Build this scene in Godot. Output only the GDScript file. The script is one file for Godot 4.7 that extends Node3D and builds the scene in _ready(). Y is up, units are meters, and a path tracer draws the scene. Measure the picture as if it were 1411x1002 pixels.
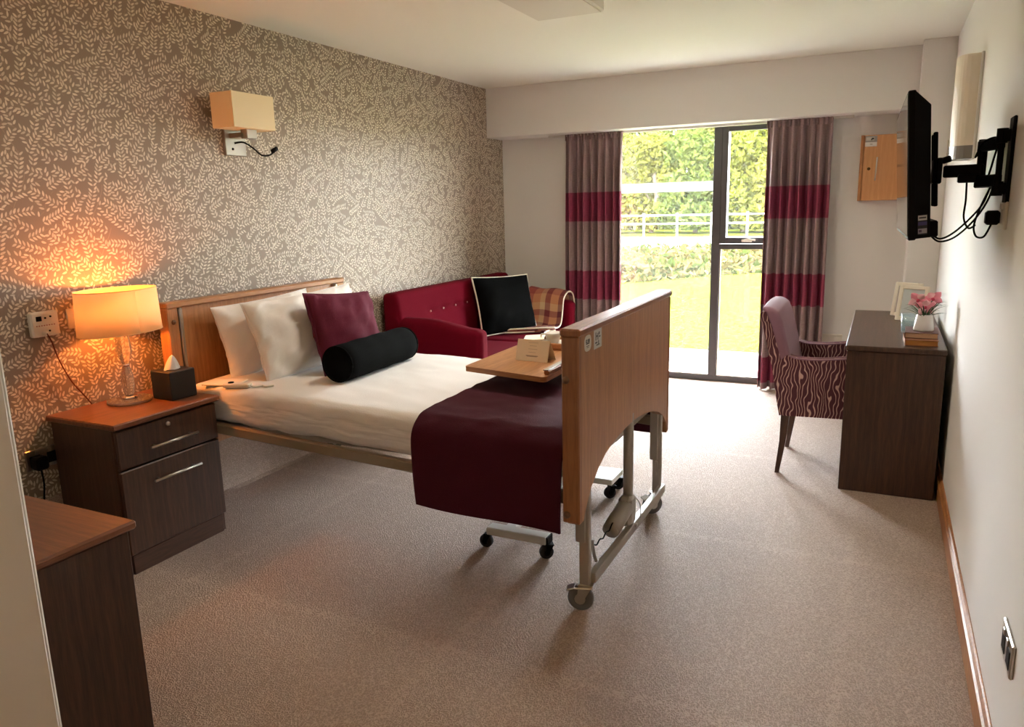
extends Node3D

var rng := RandomNumberGenerator.new()
var M := {}
const H := 2.434
const W := 3.433

# ---------------------------------------------------------------- helpers
func c8(r, g, b) -> Color:
	return Color(r / 255.0, g / 255.0, b / 255.0)

func numbered(called: String) -> String:
	if not has_node(NodePath(called)):
		return called
	var k := 1
	while has_node(NodePath("%s_%03d" % [called, k])):
		k += 1
	return "%s_%03d" % [called, k]

func thing(called: String, label: String, category: String, at := Vector3.ZERO, turn := 0.0, group := "") -> Node3D:
	var o := Node3D.new()
	o.name = numbered(called)
	add_child(o)
	o.position = at
	o.rotation.y = turn
	tag(o, label, category, group)
	return o

func tag(o: Node, label: String, category: String, group := "") -> void:
	o.set_meta("label", label)
	o.set_meta("category", category)
	if group != "":
		o.set_meta("group", group)

func put(parent: Node, called: String, st: SurfaceTool, m: Material, label := "") -> MeshInstance3D:
	st.generate_normals()
	return put_mesh(parent, called, st.commit(), m, label)

func put_mesh(parent: Node, called: String, me: Mesh, m: Material, label := "") -> MeshInstance3D:
	var o := MeshInstance3D.new()
	o.mesh = me
	o.material_override = m
	o.name = numbered(called) if parent == self else called
	parent.add_child(o, true)
	if label != "":
		o.set_meta("label", label)
	return o

func struct(called: String, st: SurfaceTool, m: Material) -> MeshInstance3D:
	var o := put(self, called, st, m)
	o.set_meta("kind", "structure")
	return o

func new_st(smooth := false) -> SurfaceTool:
	var st := SurfaceTool.new()
	st.begin(Mesh.PRIMITIVE_TRIANGLES)
	st.set_smooth_group(0 if smooth else -1)
	return st

func tri(st: SurfaceTool, a: Vector3, b: Vector3, c: Vector3, out: Vector3, ua := Vector2.ZERO, ub := Vector2.ZERO, uc := Vector2.ZERO) -> void:
	var n := (a - c).cross(a - b)
	if n.length_squared() < 1e-16:
		return
	if n.dot(out) < 0.0:
		var t := b; b = c; c = t
		var u := ub; ub = uc; uc = u
	st.set_uv(ua); st.add_vertex(a)
	st.set_uv(ub); st.add_vertex(b)
	st.set_uv(uc); st.add_vertex(c)

func quad(st, a, b, c, d, out, ua := Vector2.ZERO, ub := Vector2.ZERO, uc := Vector2.ZERO, ud := Vector2.ZERO) -> void:
	tri(st, a, b, c, out, ua, ub, uc)
	tri(st, a, c, d, out, ua, uc, ud)

# chamfered box; grain = the axis along which the wood grain runs (uv in metres)
func cbox(st: SurfaceTool, at: Vector3, size: Vector3, bevel := 0.003, grain := 1, basis := Basis.IDENTITY, shift := Vector2.ZERO) -> SurfaceTool:
	var h := size * 0.5
	var bv: float = min(bevel, min(h.x, min(h.y, h.z)) * 0.9)
	var i := h - Vector3.ONE * bv
	var uvof := func(p: Vector3, a: int) -> Vector2:
		if a == grain:
			return Vector2(p[(a + 1) % 3], p[(a + 2) % 3]) + shift
		return Vector2(p[3 - a - grain], p[grain]) + shift
	for a in 3:
		var b := (a + 1) % 3
		var c := (a + 2) % 3
		for s in [-1.0, 1.0]:
			var q := []
			for k in [[-1, -1], [1, -1], [1, 1], [-1, 1]]:
				var p := Vector3.ZERO
				p[a] = s * h[a]; p[b] = k[0] * i[b]; p[c] = k[1] * i[c]
				q.append(p)
			var o := Vector3.ZERO
			o[a] = s
			quad(st, at + basis * q[0], at + basis * q[1], at + basis * q[2], at + basis * q[3], basis * o,
				uvof.call(q[0], a), uvof.call(q[1], a), uvof.call(q[2], a), uvof.call(q[3], a))
			for s2 in [-1.0, 1.0]:
				var e := []
				for k in [-1, 1]:
					var p1 := Vector3.ZERO
					var p2 := Vector3.ZERO
					p1[a] = s * h[a]; p1[b] = s2 * i[b]; p1[c] = k * i[c]
					p2[a] = s * i[a]; p2[b] = s2 * h[b]; p2[c] = k * i[c]
					e.append_array([p1, p2])
				var o2 := o
				o2[b] = s2
				quad(st, at + basis * e[0], at + basis * e[1], at + basis * e[3], at + basis * e[2], basis * o2,
					uvof.call(e[0], a), uvof.call(e[1], a), uvof.call(e[3], a), uvof.call(e[2], a))
	for sx in [-1.0, 1.0]:
		for sy in [-1.0, 1.0]:
			for sz in [-1.0, 1.0]:
				var o := Vector3(sx, sy, sz)
				var p1 := Vector3(sx * h.x, sy * i.y, sz * i.z)
				var p2 := Vector3(sx * i.x, sy * h.y, sz * i.z)
				var p3 := Vector3(sx * i.x, sy * i.y, sz * h.z)
				tri(st, at + basis * p1, at + basis * p2, at + basis * p3, basis * o, uvof.call(p1, 0), uvof.call(p2, 0), uvof.call(p3, 0))
	return st

# box from min to max corner
func bx(a: Vector3, b: Vector3, bevel := 0.003, grain := 1, shift := Vector2.ZERO) -> SurfaceTool:
	return cbox(new_st(), (a + b) * 0.5, (b - a).abs(), bevel, grain, Basis.IDENTITY, shift)

func more(st: SurfaceTool, a: Vector3, b: Vector3, bevel := 0.003, grain := 1, shift := Vector2.ZERO) -> SurfaceTool:
	return cbox(st, (a + b) * 0.5, (b - a).abs(), bevel, grain, Basis.IDENTITY, shift)

func tube(st: SurfaceTool, pts: Array, r: float, seg := 8) -> SurfaceTool:
	var n := pts.size()
	var rings := []
	var side := Vector3.ZERO
	for k in n:
		var t: Vector3 = (pts[min(k + 1, n - 1)] - pts[max(k - 1, 0)]).normalized()
		if side == Vector3.ZERO:
			side = t.cross(Vector3.UP if absf(t.y) < 0.9 else Vector3.RIGHT).normalized()
		side = (side - t * side.dot(t)).normalized()
		var up := side.cross(t).normalized()
		var ring := []
		for j in seg:
			var a := TAU * j / seg
			ring.append(pts[k] + (side * cos(a) + up * sin(a)) * r)
		rings.append(ring)
	for k in n - 1:
		for j in seg:
			var j2 := (j + 1) % seg
			var mid: Vector3 = (pts[k] + pts[k + 1]) * 0.5
			quad(st, rings[k][j], rings[k][j2], rings[k + 1][j2], rings[k + 1][j], (rings[k][j] + rings[k + 1][j2]) * 0.5 - mid)
	for k in [0, n - 1]:
		var o: Vector3 = (pts[0] - pts[1]) if k == 0 else (pts[n - 1] - pts[n - 2])
		for j in seg:
			tri(st, pts[k], rings[k][j], rings[k][(j + 1) % seg], o)
	return st

func smooth_path(pts: Array, steps := 6) -> Array:
	var cv := Curve3D.new()
	for k in pts.size():
		var t: Vector3 = (pts[min(k + 1, pts.size() - 1)] - pts[max(k - 1, 0)]) / 6.0
		cv.add_point(pts[k], -t, t)
	var out := []
	for k in (pts.size() - 1) * steps + 1:
		out.append(cv.sample((k / steps) if k < (pts.size() - 1) * steps else pts.size() - 2, float(k % steps) / steps if k < (pts.size() - 1) * steps else 1.0))
	return out

# profile of (radius, height) points; sx, sz stretch it to an oval
func lathe(st: SurfaceTool, prof: Array, seg := 24, at := Vector3.ZERO, basis := Basis.IDENTITY, sx := 1.0, sz := 1.0) -> SurfaceTool:
	for k in prof.size() - 1:
		var p: Vector2 = prof[k]
		var q: Vector2 = prof[k + 1]
		var nr := Vector2(q.y - p.y, p.x - q.x)
		for j in seg:
			var a := TAU * j / seg
			var b := TAU * (j + 1) / seg
			var m := (a + b) * 0.5
			var f := func(v: Vector2, an: float) -> Vector3: return at + basis * Vector3(v.x * cos(an) * sx, v.y, v.x * sin(an) * sz)
			quad(st, f.call(p, a), f.call(p, b), f.call(q, b), f.call(q, a), basis * Vector3(nr.x * cos(m), nr.y, nr.x * sin(m)),
				Vector2(float(j) / seg, p.y), Vector2(float(j + 1) / seg, p.y), Vector2(float(j + 1) / seg, q.y), Vector2(float(j) / seg, q.y))
	return st

# polygon in the xy plane, extruded along z by depth, then moved by xf; uv in metres
func extrude(st: SurfaceTool, poly: PackedVector2Array, depth: float, xf := Transform3D.IDENTITY) -> SurfaceTool:
	var idx := Geometry2D.triangulate_polygon(poly)
	for z in [0.0, depth]:
		var o := xf.basis * Vector3(0, 0, -1 if z == 0.0 else 1)
		for k in range(0, idx.size(), 3):
			var v := []
			for j in 3:
				var p := poly[idx[k + j]]
				v.append(p)
			tri(st, xf * Vector3(v[0].x, v[0].y, z), xf * Vector3(v[1].x, v[1].y, z), xf * Vector3(v[2].x, v[2].y, z), o, v[0], v[1], v[2])
	var cw := Geometry2D.is_polygon_clockwise(poly)
	var run := 0.0
	for k in poly.size():
		var p := poly[k]
		var q := poly[(k + 1) % poly.size()]
		var e := q - p
		var n := Vector2(e.y, -e.x) * (-1.0 if cw else 1.0)
		quad(st, xf * Vector3(p.x, p.y, 0), xf * Vector3(q.x, q.y, 0), xf * Vector3(q.x, q.y, depth), xf * Vector3(p.x, p.y, depth), xf.basis * Vector3(n.x, n.y, 0),
			Vector2(0, run), Vector2(0, run + e.length()), Vector2(depth, run + e.length()), Vector2(depth, run))
		run += e.length()
	return st

# rounded soft box; deform moves each point
func soft(size: Vector3, r: float, seg: int, deform = null, round_seg := 4) -> ArrayMesh:
	var st := new_st(true)
	var h := size * 0.5
	var inner := h - Vector3.ONE * r
	var ts := func(a: int) -> Array:
		var out := []
		for k in round_seg: out.append(-h[a] + r * (1.0 - cos(PI * 0.5 * k / round_seg)) * 1.0 if false else -h[a] + r * k / round_seg)
		for k in seg + 1: out.append(lerpf(-inner[a], inner[a], float(k) / seg))
		for k in round_seg: out.append(inner[a] + r * (k + 1) / round_seg)
		return out
	for a in 3:
		var b := (a + 1) % 3
		var c := (a + 2) % 3
		var tb: Array = ts.call(b)
		var tc: Array = ts.call(c)
		for s in [-1.0, 1.0]:
			var g := []
			for u in tb:
				var row := []
				for v in tc:
					var p := Vector3.ZERO
					p[a] = s * h[a]; p[b] = u; p[c] = v
					var q := p.clamp(-inner, inner)
					p = q + (p - q).normalized() * r
					var uv := Vector2(p.x, p.z) if a == 1 else (Vector2(p.x, p.y) if a == 2 else Vector2(p.z, p.y))
					if deform != null:
						p = deform.call(p)
					row.append([p, uv])
				g.append(row)
			var o := Vector3.ZERO
			o[a] = s
			for x in tb.size() - 1:
				for y in tc.size() - 1:
					var A = g[x][y]; var B = g[x + 1][y]; var C = g[x + 1][y + 1]; var D = g[x][y + 1]
					quad(st, A[0], B[0], C[0], D[0], o, A[1], B[1], C[1], D[1])
	st.generate_normals()
	return st.commit()

# a sheet of cloth: f(u, v) gives its middle surface, thick its thickness
func sheet(f: Callable, nu: int, nv: int, thick: float, uvscale := Vector2.ONE) -> ArrayMesh:
	var st := new_st(true)
	var P := []
	var N := []
	for x in nu + 1:
		var row := []
		for y in nv + 1:
			row.append(f.call(float(x) / nu, float(y) / nv))
		P.append(row)
	for x in nu + 1:
		var row := []
		for y in nv + 1:
			var du: Vector3 = P[min(x + 1, nu)][y] - P[max(x - 1, 0)][y]
			var dv: Vector3 = P[x][min(y + 1, nv)] - P[x][max(y - 1, 0)]
			row.append(du.cross(dv).normalized() * thick * 0.5)
		N.append(row)
	for s in [1.0, -1.0]:
		for x in nu:
			for y in nv:
				quad(st, P[x][y] + N[x][y] * s, P[x + 1][y] + N[x + 1][y] * s, P[x + 1][y + 1] + N[x + 1][y + 1] * s, P[x][y + 1] + N[x][y + 1] * s, N[x][y] * s,
					Vector2(float(x) / nu, float(y) / nv) * uvscale, Vector2(float(x + 1) / nu, float(y) / nv) * uvscale, Vector2(float(x + 1) / nu, float(y + 1) / nv) * uvscale, Vector2(float(x) / nu, float(y + 1) / nv) * uvscale)
	st.set_smooth_group(1)
	for x in nu:
		for y in [0, nv]:
			quad(st, P[x][y] + N[x][y], P[x + 1][y] + N[x + 1][y], P[x + 1][y] - N[x + 1][y], P[x][y] - N[x][y], P[x][y] - P[x][1 if y == 0 else nv - 1], Vector2(float(x) / nu, float(y) / nv) * uvscale, Vector2(float(x + 1) / nu, float(y) / nv) * uvscale, Vector2(float(x + 1) / nu, float(y) / nv) * uvscale, Vector2(float(x) / nu, float(y) / nv) * uvscale)
	for y in nv:
		for x in [0, nu]:
			quad(st, P[x][y] + N[x][y], P[x][y + 1] + N[x][y + 1], P[x][y + 1] - N[x][y + 1], P[x][y] - N[x][y], P[x][y] - P[1 if x == 0 else nu - 1][y], Vector2(float(x) / nu, float(y) / nv) * uvscale, Vector2(float(x) / nu, float(y + 1) / nv) * uvscale, Vector2(float(x) / nu, float(y + 1) / nv) * uvscale, Vector2(float(x) / nu, float(y) / nv) * uvscale)
	st.generate_normals()
	return st.commit()

# pillow lying in the xy plane, thickness along z
func pillow_mesh(w: float, h: float, t: float, seed_: int, pinch := 0.07, wrinkle := 0.006, n := 22) -> ArrayMesh:
	var nz := FastNoiseLite.new()
	nz.seed = seed_
	nz.frequency = 4.0
	var st := new_st(true)
	for s in [-1.0, 1.0]:
		var g := []
		for a in n + 1:
			var row := []
			for b in n + 1:
				var u := sin((float(a) / n - 0.5) * PI)
				var v := sin((float(b) / n - 0.5) * PI)
				var x := w * 0.5 * u * (1.0 - pinch * (1.0 - v * v))
				var y := h * 0.5 * v * (1.0 - pinch * (1.0 - u * u))
				var z: float = s * t * 0.5 * pow(maxf((1.0 - pow(absf(u), 2.4)) * (1.0 - pow(absf(v), 2.4)), 0.0), 0.52)
				z += s * nz.get_noise_3d(x * 2.5, y * 2.5, s * 3.0) * wrinkle * 2.0 * minf(1.0, absf(z) / (t * 0.1))
				row.append(Vector3(x, y, z))
			g.append(row)
		for a in n:
			for b in n:
				quad(st, g[a][b], g[a + 1][b], g[a + 1][b + 1], g[a][b + 1], Vector3(0, 0, s), Vector2(g[a][b].x, g[a][b].y), Vector2(g[a + 1][b].x, g[a + 1][b].y), Vector2(g[a + 1][b + 1].x, g[a + 1][b + 1].y), Vector2(g[a][b + 1].x, g[a][b + 1].y))
	st.generate_normals()
	return st.commit()

func pillow_edge(w: float, h: float, pinch: float, r: float) -> SurfaceTool:
	var pts := []
	for side in 4:
		for k in 12:
			var t := -1.0 + 2.0 * k / 12.0
			var u: float = [t, 1.0, -t, -1.0][side]
			var v: float = [-1.0, t, 1.0, -t][side]
			pts.append(Vector3(w * 0.5 * u * (1.0 - pinch * (1.0 - v * v)), h * 0.5 * v * (1.0 - pinch * (1.0 - u * u)), 0))
	pts.append(pts[0]); pts.append(pts[1])
	return tube(new_st(true), pts, r, 6)

# ---------------------------------------------------------------- materials
func mat(col: Color, rough := 0.6, metal := 0.0) -> StandardMaterial3D:
	var m := StandardMaterial3D.new()
	m.albedo_color = col
	m.roughness = rough
	m.metallic = metal
	return m

func tex_of(im: Image) -> ImageTexture:
	return ImageTexture.create_from_image(im)

func ping(t: float) -> float:
	return absf(fposmod(t, 2.0) - 1.0)

# wood: uv in metres, one tile is 1 m, grain along v
func wood(dark: Color, light: Color, rough: float, seed_: int, streak := 1.0) -> StandardMaterial3D:
	var n := 512
	var im := Image.create(n, n, false, Image.FORMAT_RGB8)
	var a := FastNoiseLite.new(); a.seed = seed_; a.frequency = 1.0; a.fractal_octaves = 3
	var b := FastNoiseLite.new(); b.seed = seed_ + 7; b.frequency = 1.0; b.fractal_octaves = 2
	for y in n:
		var v := ping(2.0 * y / n)
		for x in n:
			var u := ping(2.0 * x / n)
			var warp := b.get_noise_2d(u * 3.0, v * 1.2) * 0.25
			var ring := a.get_noise_2d(u * 22.0 + warp * 2.0, v * 0.7)
			var pore := b.get_noise_2d(u * 140.0 + 40.0, v * 5.0)
			var t := clampf(0.5 + ring * 0.5 * streak + pore * 0.4 * streak, 0.0, 1.0)
			im.set_pixel(x, y, dark.lerp(light, t))
	im.generate_mipmaps()
	var m := mat(Color.WHITE, rough)
	m.albedo_texture = tex_of(im)
	return m

# woven cloth: a fine weave in colour and relief, on uv in metres or by triplanar
func cloth(col: Color, rough := 0.95, scale := 6.0, vary := 0.1, sheen := 0.0, bump := 0.5) -> StandardMaterial3D:
	var m := mat(Color.WHITE, rough)
	var nt := FastNoiseLite.new()
	nt.seed = int(col.r * 255) + int(col.g * 999)
	nt.frequency = 0.12
	nt.fractal_octaves = 3
	var im := nt.get_seamless_image(256, 256)
	var o := Image.create(256, 256, false, Image.FORMAT_RGB8)
	for y in 256:
		for x in 256:
			var k := (im.get_pixel(x, y).r - 0.5) * 2.0 * vary + (0.5 if (x / 2 + y / 2) % 2 == 0 else -0.5) * vary * 0.35
			o.set_pixel(x, y, Color(clampf(col.r * (1.0 + k), 0, 1), clampf(col.g * (1.0 + k), 0, 1), clampf(col.b * (1.0 + k), 0, 1)))
	m.albedo_texture = tex_of(o)
	m.uv1_triplanar = true
	m.uv1_scale = Vector3.ONE * scale
	if bump > 0.0:
		im.convert(Image.FORMAT_RGBA8)
		im.bump_map_to_normal_map(bump * 4.0)
		m.normal_enabled = true
		m.normal_texture = tex_of(im)
		m.normal_scale = 0.5
	if sheen > 0.0:
		m.rim_enabled = true
		m.rim = sheen
		m.rim_tint = 0.7
	return m

func stamp_leaf(im: Image, occ: PackedByteArray, n: int, p: Vector2, dir: float, len_: float, wid: float, col: Color) -> void:
	var d := Vector2(cos(dir), sin(dir))
	var e := Vector2(-d.y, d.x)
	var r := int(len_ * 0.5) + 2
	for y in range(int(p.y) - r, int(p.y) + r + 1):
		for x in range(int(p.x) - r, int(p.x) + r + 1):
			var q := Vector2(x, y) - p
			var a := q.dot(d) / (len_ * 0.5)
			if absf(a) >= 1.0:
				continue
			var half := wid * 0.5 * pow(1.0 - a * a, 0.62) * (1.0 - 0.22 * a)
			var b := absf(q.dot(e))
			if b < half:
				var cl := col if b > 0.6 or absf(a) > 0.75 else col.lerp(Color(0.42, 0.36, 0.31), 0.16)
				im.set_pixel(posmod(x, n), posmod(y, n), cl)
				occ[(posmod(y, n) >> 2) * (n >> 2) + (posmod(x, n) >> 2)] = 1

func taken(occ: PackedByteArray, n: int, p: Vector2) -> bool:
	return occ[(posmod(int(p.y), n) >> 2) * (n >> 2) + (posmod(int(p.x), n) >> 2)] == 1

func wallpaper() -> StandardMaterial3D:
	var n := 2048                                   # one tile is 2.434 m
	var im := Image.create(n, n, false, Image.FORMAT_RGB8)
	var base := c8(134, 117, 100)
	im.fill(base)
	var nz := FastNoiseLite.new(); nz.seed = 3; nz.frequency = 0.02
	var occ := PackedByteArray()
	occ.resize((n >> 2) * (n >> 2))
	var r := RandomNumberGenerator.new()
	r.seed = 71
	var leaf := [c8(226, 213, 190), c8(216, 203, 180), c8(205, 192, 170)]
	var stemc := c8(165, 146, 126)
	var sprigs := 0
	# main stems rising through the paper, then sprigs that fill the room between them
	for k in 6200:
		var p := Vector2(r.randf() * n, r.randf() * n)
		var dir := -PI / 2 + r.randf_range(-1.35, 1.35)
		if k < 26:
			p = Vector2((k % 13) * n / 13.0 + r.randf_range(-30, 30), r.randf() * n)
			dir = -PI / 2 + r.randf_range(-0.3, 0.3)
		var bend := r.randf_range(-0.07, 0.07)
		var pairs := r.randi_range(4, 9)
		var step := r.randf_range(15.5, 18.5)
		if k < 26:
			var pp := p
			var ad := dir
			for j in 420:
				ad = -PI / 2 + 0.55 * sin(j * 0.021 + k)
				pp += Vector2(cos(ad), sin(ad)) * 1.6
				for w in 3:
					im.set_pixel(posmod(int(pp.x) + w, n), posmod(int(pp.y), n), stemc)
			continue
		for j in pairs:
			if taken(occ, n, p):
				break
			var d := Vector2(cos(dir), sin(dir))
			var did := 0
			for s in [-1.0, 1.0]:
				var ld: float = dir + s * r.randf_range(0.72, 0.98)
				var L := r.randf_range(20.0, 25.0)
				var lp: Vector2 = p + Vector2(cos(ld), sin(ld)) * (L * 0.62)
				var ldv := Vector2(cos(ld), sin(ld))
				var ln := Vector2(-ldv.y, ldv.x)
				if taken(occ, n, lp) or taken(occ, n, lp + ldv * L * 0.42) or taken(occ, n, lp - ldv * L * 0.36) or taken(occ, n, lp + ln * 4.5) or taken(occ, n, lp - ln * 4.5):
					continue
				stamp_leaf(im, occ, n, lp, ld, L, r.randf_range(7.6, 9.2), leaf[r.randi() % 3])
				did += 1
			for q in int(step):
				var sp := p + d * q
				im.set_pixel(posmod(int(sp.x), n), posmod(int(sp.y), n), stemc)
			p += d * step
			dir += bend
			if did == 0:
				break
	im.generate_mipmaps()
	var m := mat(Color.WHITE, 0.5)
	m.albedo_texture = tex_of(im)
	return m

func carpet() -> StandardMaterial3D:
	var n := 1024                                    # one tile is 1.2 m
	var a := FastNoiseLite.new(); a.seed = 5; a.noise_type = FastNoiseLite.TYPE_SIMPLEX_SMOOTH; a.frequency = 0.075; a.fractal_octaves = 2
	var ia := a.get_seamless_image(n, n)
	var b := FastNoiseLite.new(); b.seed = 9; b.frequency = 0.35; b.fractal_octaves = 2
	var ib := b.get_seamless_image(n, n)
	var o := Image.create(n, n, false, Image.FORMAT_RGB8)
	var hgt := Image.create(n, n, false, Image.FORMAT_RGBA8)
	for y in n:
		for x in n:
			var s := ia.get_pixel(x, y).r
			var f := ib.get_pixel(x, y).r
			var ridge := 1.0 - minf(1.0, absf(s - 0.5) * 5.0)      # twisted loops of yarn
			var k := 0.45 + 0.5 * ridge + 0.5 * (f - 0.5)
			var col := c8(120, 101, 88).lerp(c8(194, 172, 154), clampf(k, 0, 1))
			o.set_pixel(x, y, col)
			var hh := clampf(0.5 * ridge + 0.6 * f, 0, 1)
			hgt.set_pixel(x, y, Color(hh, hh, hh))
	hgt.bump_map_to_normal_map(5.0)
	var m := mat(Color.WHITE, 0.74)
	o.generate_mipmaps()
	m.albedo_texture = tex_of(o)
	m.normal_enabled = true
	m.normal_texture = tex_of(hgt)
	m.normal_scale = 0.7
	return m

func zebra() -> StandardMaterial3D:
	var n := 768                                     # one tile is 0.83 m
	var nz := FastNoiseLite.new(); nz.seed = 12; nz.frequency = 1.0; nz.fractal_octaves = 2
	var im := Image.create(n, n, false, Image.FORMAT_RGB8)
	for y in n:
		for x in n:
			var u := float(x) / n
			var v := float(y) / n
			var w := nz.get_noise_2d(u * 7.0, v * 5.0) * 1.1 + nz.get_noise_2d(u * 16.0 + 9.0, v * 9.0) * 0.35
			var s := sin(TAU * (u * 48.0 + w * 1.3))
			var t := smoothstep(0.55, 0.92, s)
			im.set_pixel(x, y, c8(86, 44, 54).lerp(c8(206, 172, 160), t))
	var m := mat(Color.WHITE, 0.9)
	m.albedo_texture = tex_of(im)
	m.uv1_scale = Vector3(1.2, 1.2, 1.2)
	m.uv1_offset = Vector3(0.45, 0, 0)
	return m

func bands_material() -> StandardMaterial3D:
	var n := 512
	var im := Image.create(64, n, false, Image.FORMAT_RGB8)
	var r := RandomNumberGenerator.new(); r.seed = 4
	for y in n:
		var hgt := 2.06 - 2.05 * y / n
		for x in 64:
			var col := c8(152, 128, 128)
			if (hgt < 1.585 and hgt > 1.345) or (hgt < 0.925 and hgt > 0.68) or (hgt < 0.27 and hgt > 0.065):
				col = c8(134, 48, 74)
			var k := 1.0 + r.randf_range(-0.06, 0.06)
			im.set_pixel(x, y, Color(minf(col.r * k, 1), minf(col.g * k, 1), minf(col.b * k, 1)))
	var m := mat(Color.WHITE, 0.7)
	m.albedo_texture = tex_of(im)
	m.backlight_enabled = true
	m.backlight = Color(0.12, 0.12, 0.12)
	return m

func plaid() -> StandardMaterial3D:
	var n := 256
	var im := Image.create(n, n, false, Image.FORMAT_RGB8)
	var cols := [c8(150, 70, 62), c8(198, 132, 92), c8(214, 186, 140), c8(120, 56, 60), c8(206, 150, 110), c8(96, 44, 56)]
	var edge := [0.0, 0.22, 0.42, 0.55, 0.68, 0.88, 1.0]
	for y in n:
		for x in n:
			var a := 0
			var b := 0
			for k in 6:
				if float(x) / n >= edge[k]: a = k
				if float(y) / n >= edge[k]: b = k
			im.set_pixel(x, y, cols[a].lerp(cols[b], 0.5 if (x + y) % 4 < 2 else 0.4))
	var m := mat(Color.WHITE, 0.95)
	m.albedo_texture = tex_of(im)
	m.uv1_scale = Vector3(2, 2, 1)
	return m

func make_materials() -> void:
	M.paper = wallpaper()
	M.carpet = carpet()
	M.oak = wood(c8(150, 102, 62), c8(188, 136, 88), 0.36, 21)
	M.oak_side = wood(c8(146, 94, 52), c8(184, 128, 78), 0.4, 25)
	M.beech = wood(c8(186, 128, 78), c8(212, 158, 104), 0.45, 31, 0.7)
	M.walnut = wood(c8(50, 31, 22), c8(84, 56, 41), 0.36, 41)
	M.walnut_top = wood(c8(96, 58, 38), c8(138, 88, 60), 0.3, 45)
	M.paint = mat(c8(234, 232, 227), 0.85)
	M.ceiling = mat(c8(235, 232, 219), 0.9)
	M.gloss = mat(c8(222, 218, 208), 0.4)
	M.dark_frame = mat(c8(78, 76, 78), 0.45)
	M.glass = mat(Color(0.96, 1.0, 0.98, 0.06), 0.02)
	M.glass.transparency = BaseMaterial3D.TRANSPARENCY_ALPHA
	M.film = mat(Color(0.97, 0.99, 0.98), 0.6)
	M.film.backlight_enabled = true
	M.film.backlight = Color(1, 1, 1)
	M.steel = mat(c8(196, 194, 188), 0.28, 1.0)
	M.brushed = mat(c8(176, 170, 160), 0.42, 1.0)
	M.chrome = mat(c8(225, 225, 225), 0.1, 1.0)
	M.grey_metal = mat(c8(168, 162, 152), 0.45, 0.3)
	M.rail = mat(c8(138, 124, 104), 0.55, 0.1)
	M.white_metal = mat(c8(224, 222, 214), 0.4)
	M.plastic_white = mat(c8(228, 222, 208), 0.4)
	M.plastic_black = mat(c8(14, 14, 15), 0.5)
	M.bolt = mat(c8(120, 92, 70), 0.4, 0.6)
	M.oak_edge = wood(c8(126, 78, 40), c8(160, 106, 62), 0.4, 27)
	M.rubber = mat(c8(28, 28, 29), 0.75)
	M.wheel_grey = mat(c8(98, 96, 93), 0.6)
	M.cable = mat(c8(12, 12, 12), 0.6)
	M.cable.metallic_specular = 0.15
	M.plastic_black.metallic_specular = 0.2
	M.screen = mat(c8(8, 8, 9), 0.06)
	M.sheet = cloth(c8(228, 226, 222), 0.92, 5.0, 0.02, 0.0, 0.25)
	M.pillow = cloth(c8(236, 233, 227), 0.92, 5.0, 0.015, 0.0, 0.2)
	M.burgundy = cloth(c8(92, 30, 48), 0.9, 6.0, 0.1, 0.0)
	M.burgundy.metallic_specular = 0.3
	M.throw = cloth(c8(64, 14, 30), 0.85, 6.0, 0.09, 0.0)
	M.throw.metallic_specular = 0.3
	M.black_velvet = cloth(c8(12, 13, 13), 0.95, 6.0, 0.14, 0.0)
	M.black_velvet.metallic_specular = 0.15
	M.sofa = cloth(c8(94, 6, 24), 0.95, 9.0, 0.25, 0.0, 0.8)
	M.sofa.metallic_specular = 0.2
	M.mauve = cloth(c8(138, 100, 114), 0.8, 6.0, 0.08, 0.3)
	M.zebra = zebra()
	M.bands = bands_material()
	M.plaid = plaid()
	M.ivory = mat(c8(236, 226, 206), 0.7)
	M.paperwhite = mat(c8(240, 230, 208), 0.85)

# ---------------------------------------------------------------- build
func _ready() -> void:
	rng.seed = 20
	camera_and_light()
	make_materials()
	room()
	window_wall()
	bed()
	bedding()
	bedside()
	sofa()
	overbed_table()
	desk_and_chair()
	television()
	wall_fittings()
	garden()

func camera_and_light() -> void:
	var cam := Camera3D.new()
	cam.name = "camera"
	cam.position = Vector3(3.0921, 1.4539, 6.2064)
	cam.rotation = Vector3(-0.2044, 0.4567, -0.0243)
	cam.fov = rad_to_deg(2.0 * atan(501.0 / 1037.78))
	cam.near = 0.05
	cam.far = 200.0
	add_child(cam)
	cam.current = true
	var env := Environment.new()
	env.background_mode = Environment.BG_SKY
	var sky := Sky.new()
	var sm := ProceduralSkyMaterial.new()
	sm.sky_top_color = c8(222, 232, 245)
	sm.sky_horizon_color = c8(250, 250, 246)
	sm.ground_horizon_color = c8(150, 150, 120)
	sm.ground_bottom_color = c8(110, 115, 80)
	sm.sky_curve = 0.15
	sm.sky_energy_multiplier = 1.0
	sky.sky_material = sm
	env.sky = sky
	env.background_energy_multiplier = 46.0
	env.tonemap_mode = Environment.TONE_MAPPER_LINEAR
	env.tonemap_exposure = 1.72
	env.sdfgi_enabled = true
	env.ssao_enabled = true
	env.ssil_enabled = true
	var we := WorldEnvironment.new()
	we.name = "world_environment"
	we.environment = env
	add_child(we)

func area_lamp(parent: Node, at: Vector3, size: Vector2, energy: float, col: Color) -> void:
	var l := AreaLight3D.new()
	l.name = "lamp_light"
	l.area_size = size
	l.area_normalize_energy = true
	l.light_energy = energy
	l.light_color = col
	l.shadow_enabled = true
	l.area_range = 14.0
	l.area_attenuation = 2.0
	parent.add_child(l)
	l.position = at
	l.rotation_degrees = Vector3(-90, 0, 0)

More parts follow.
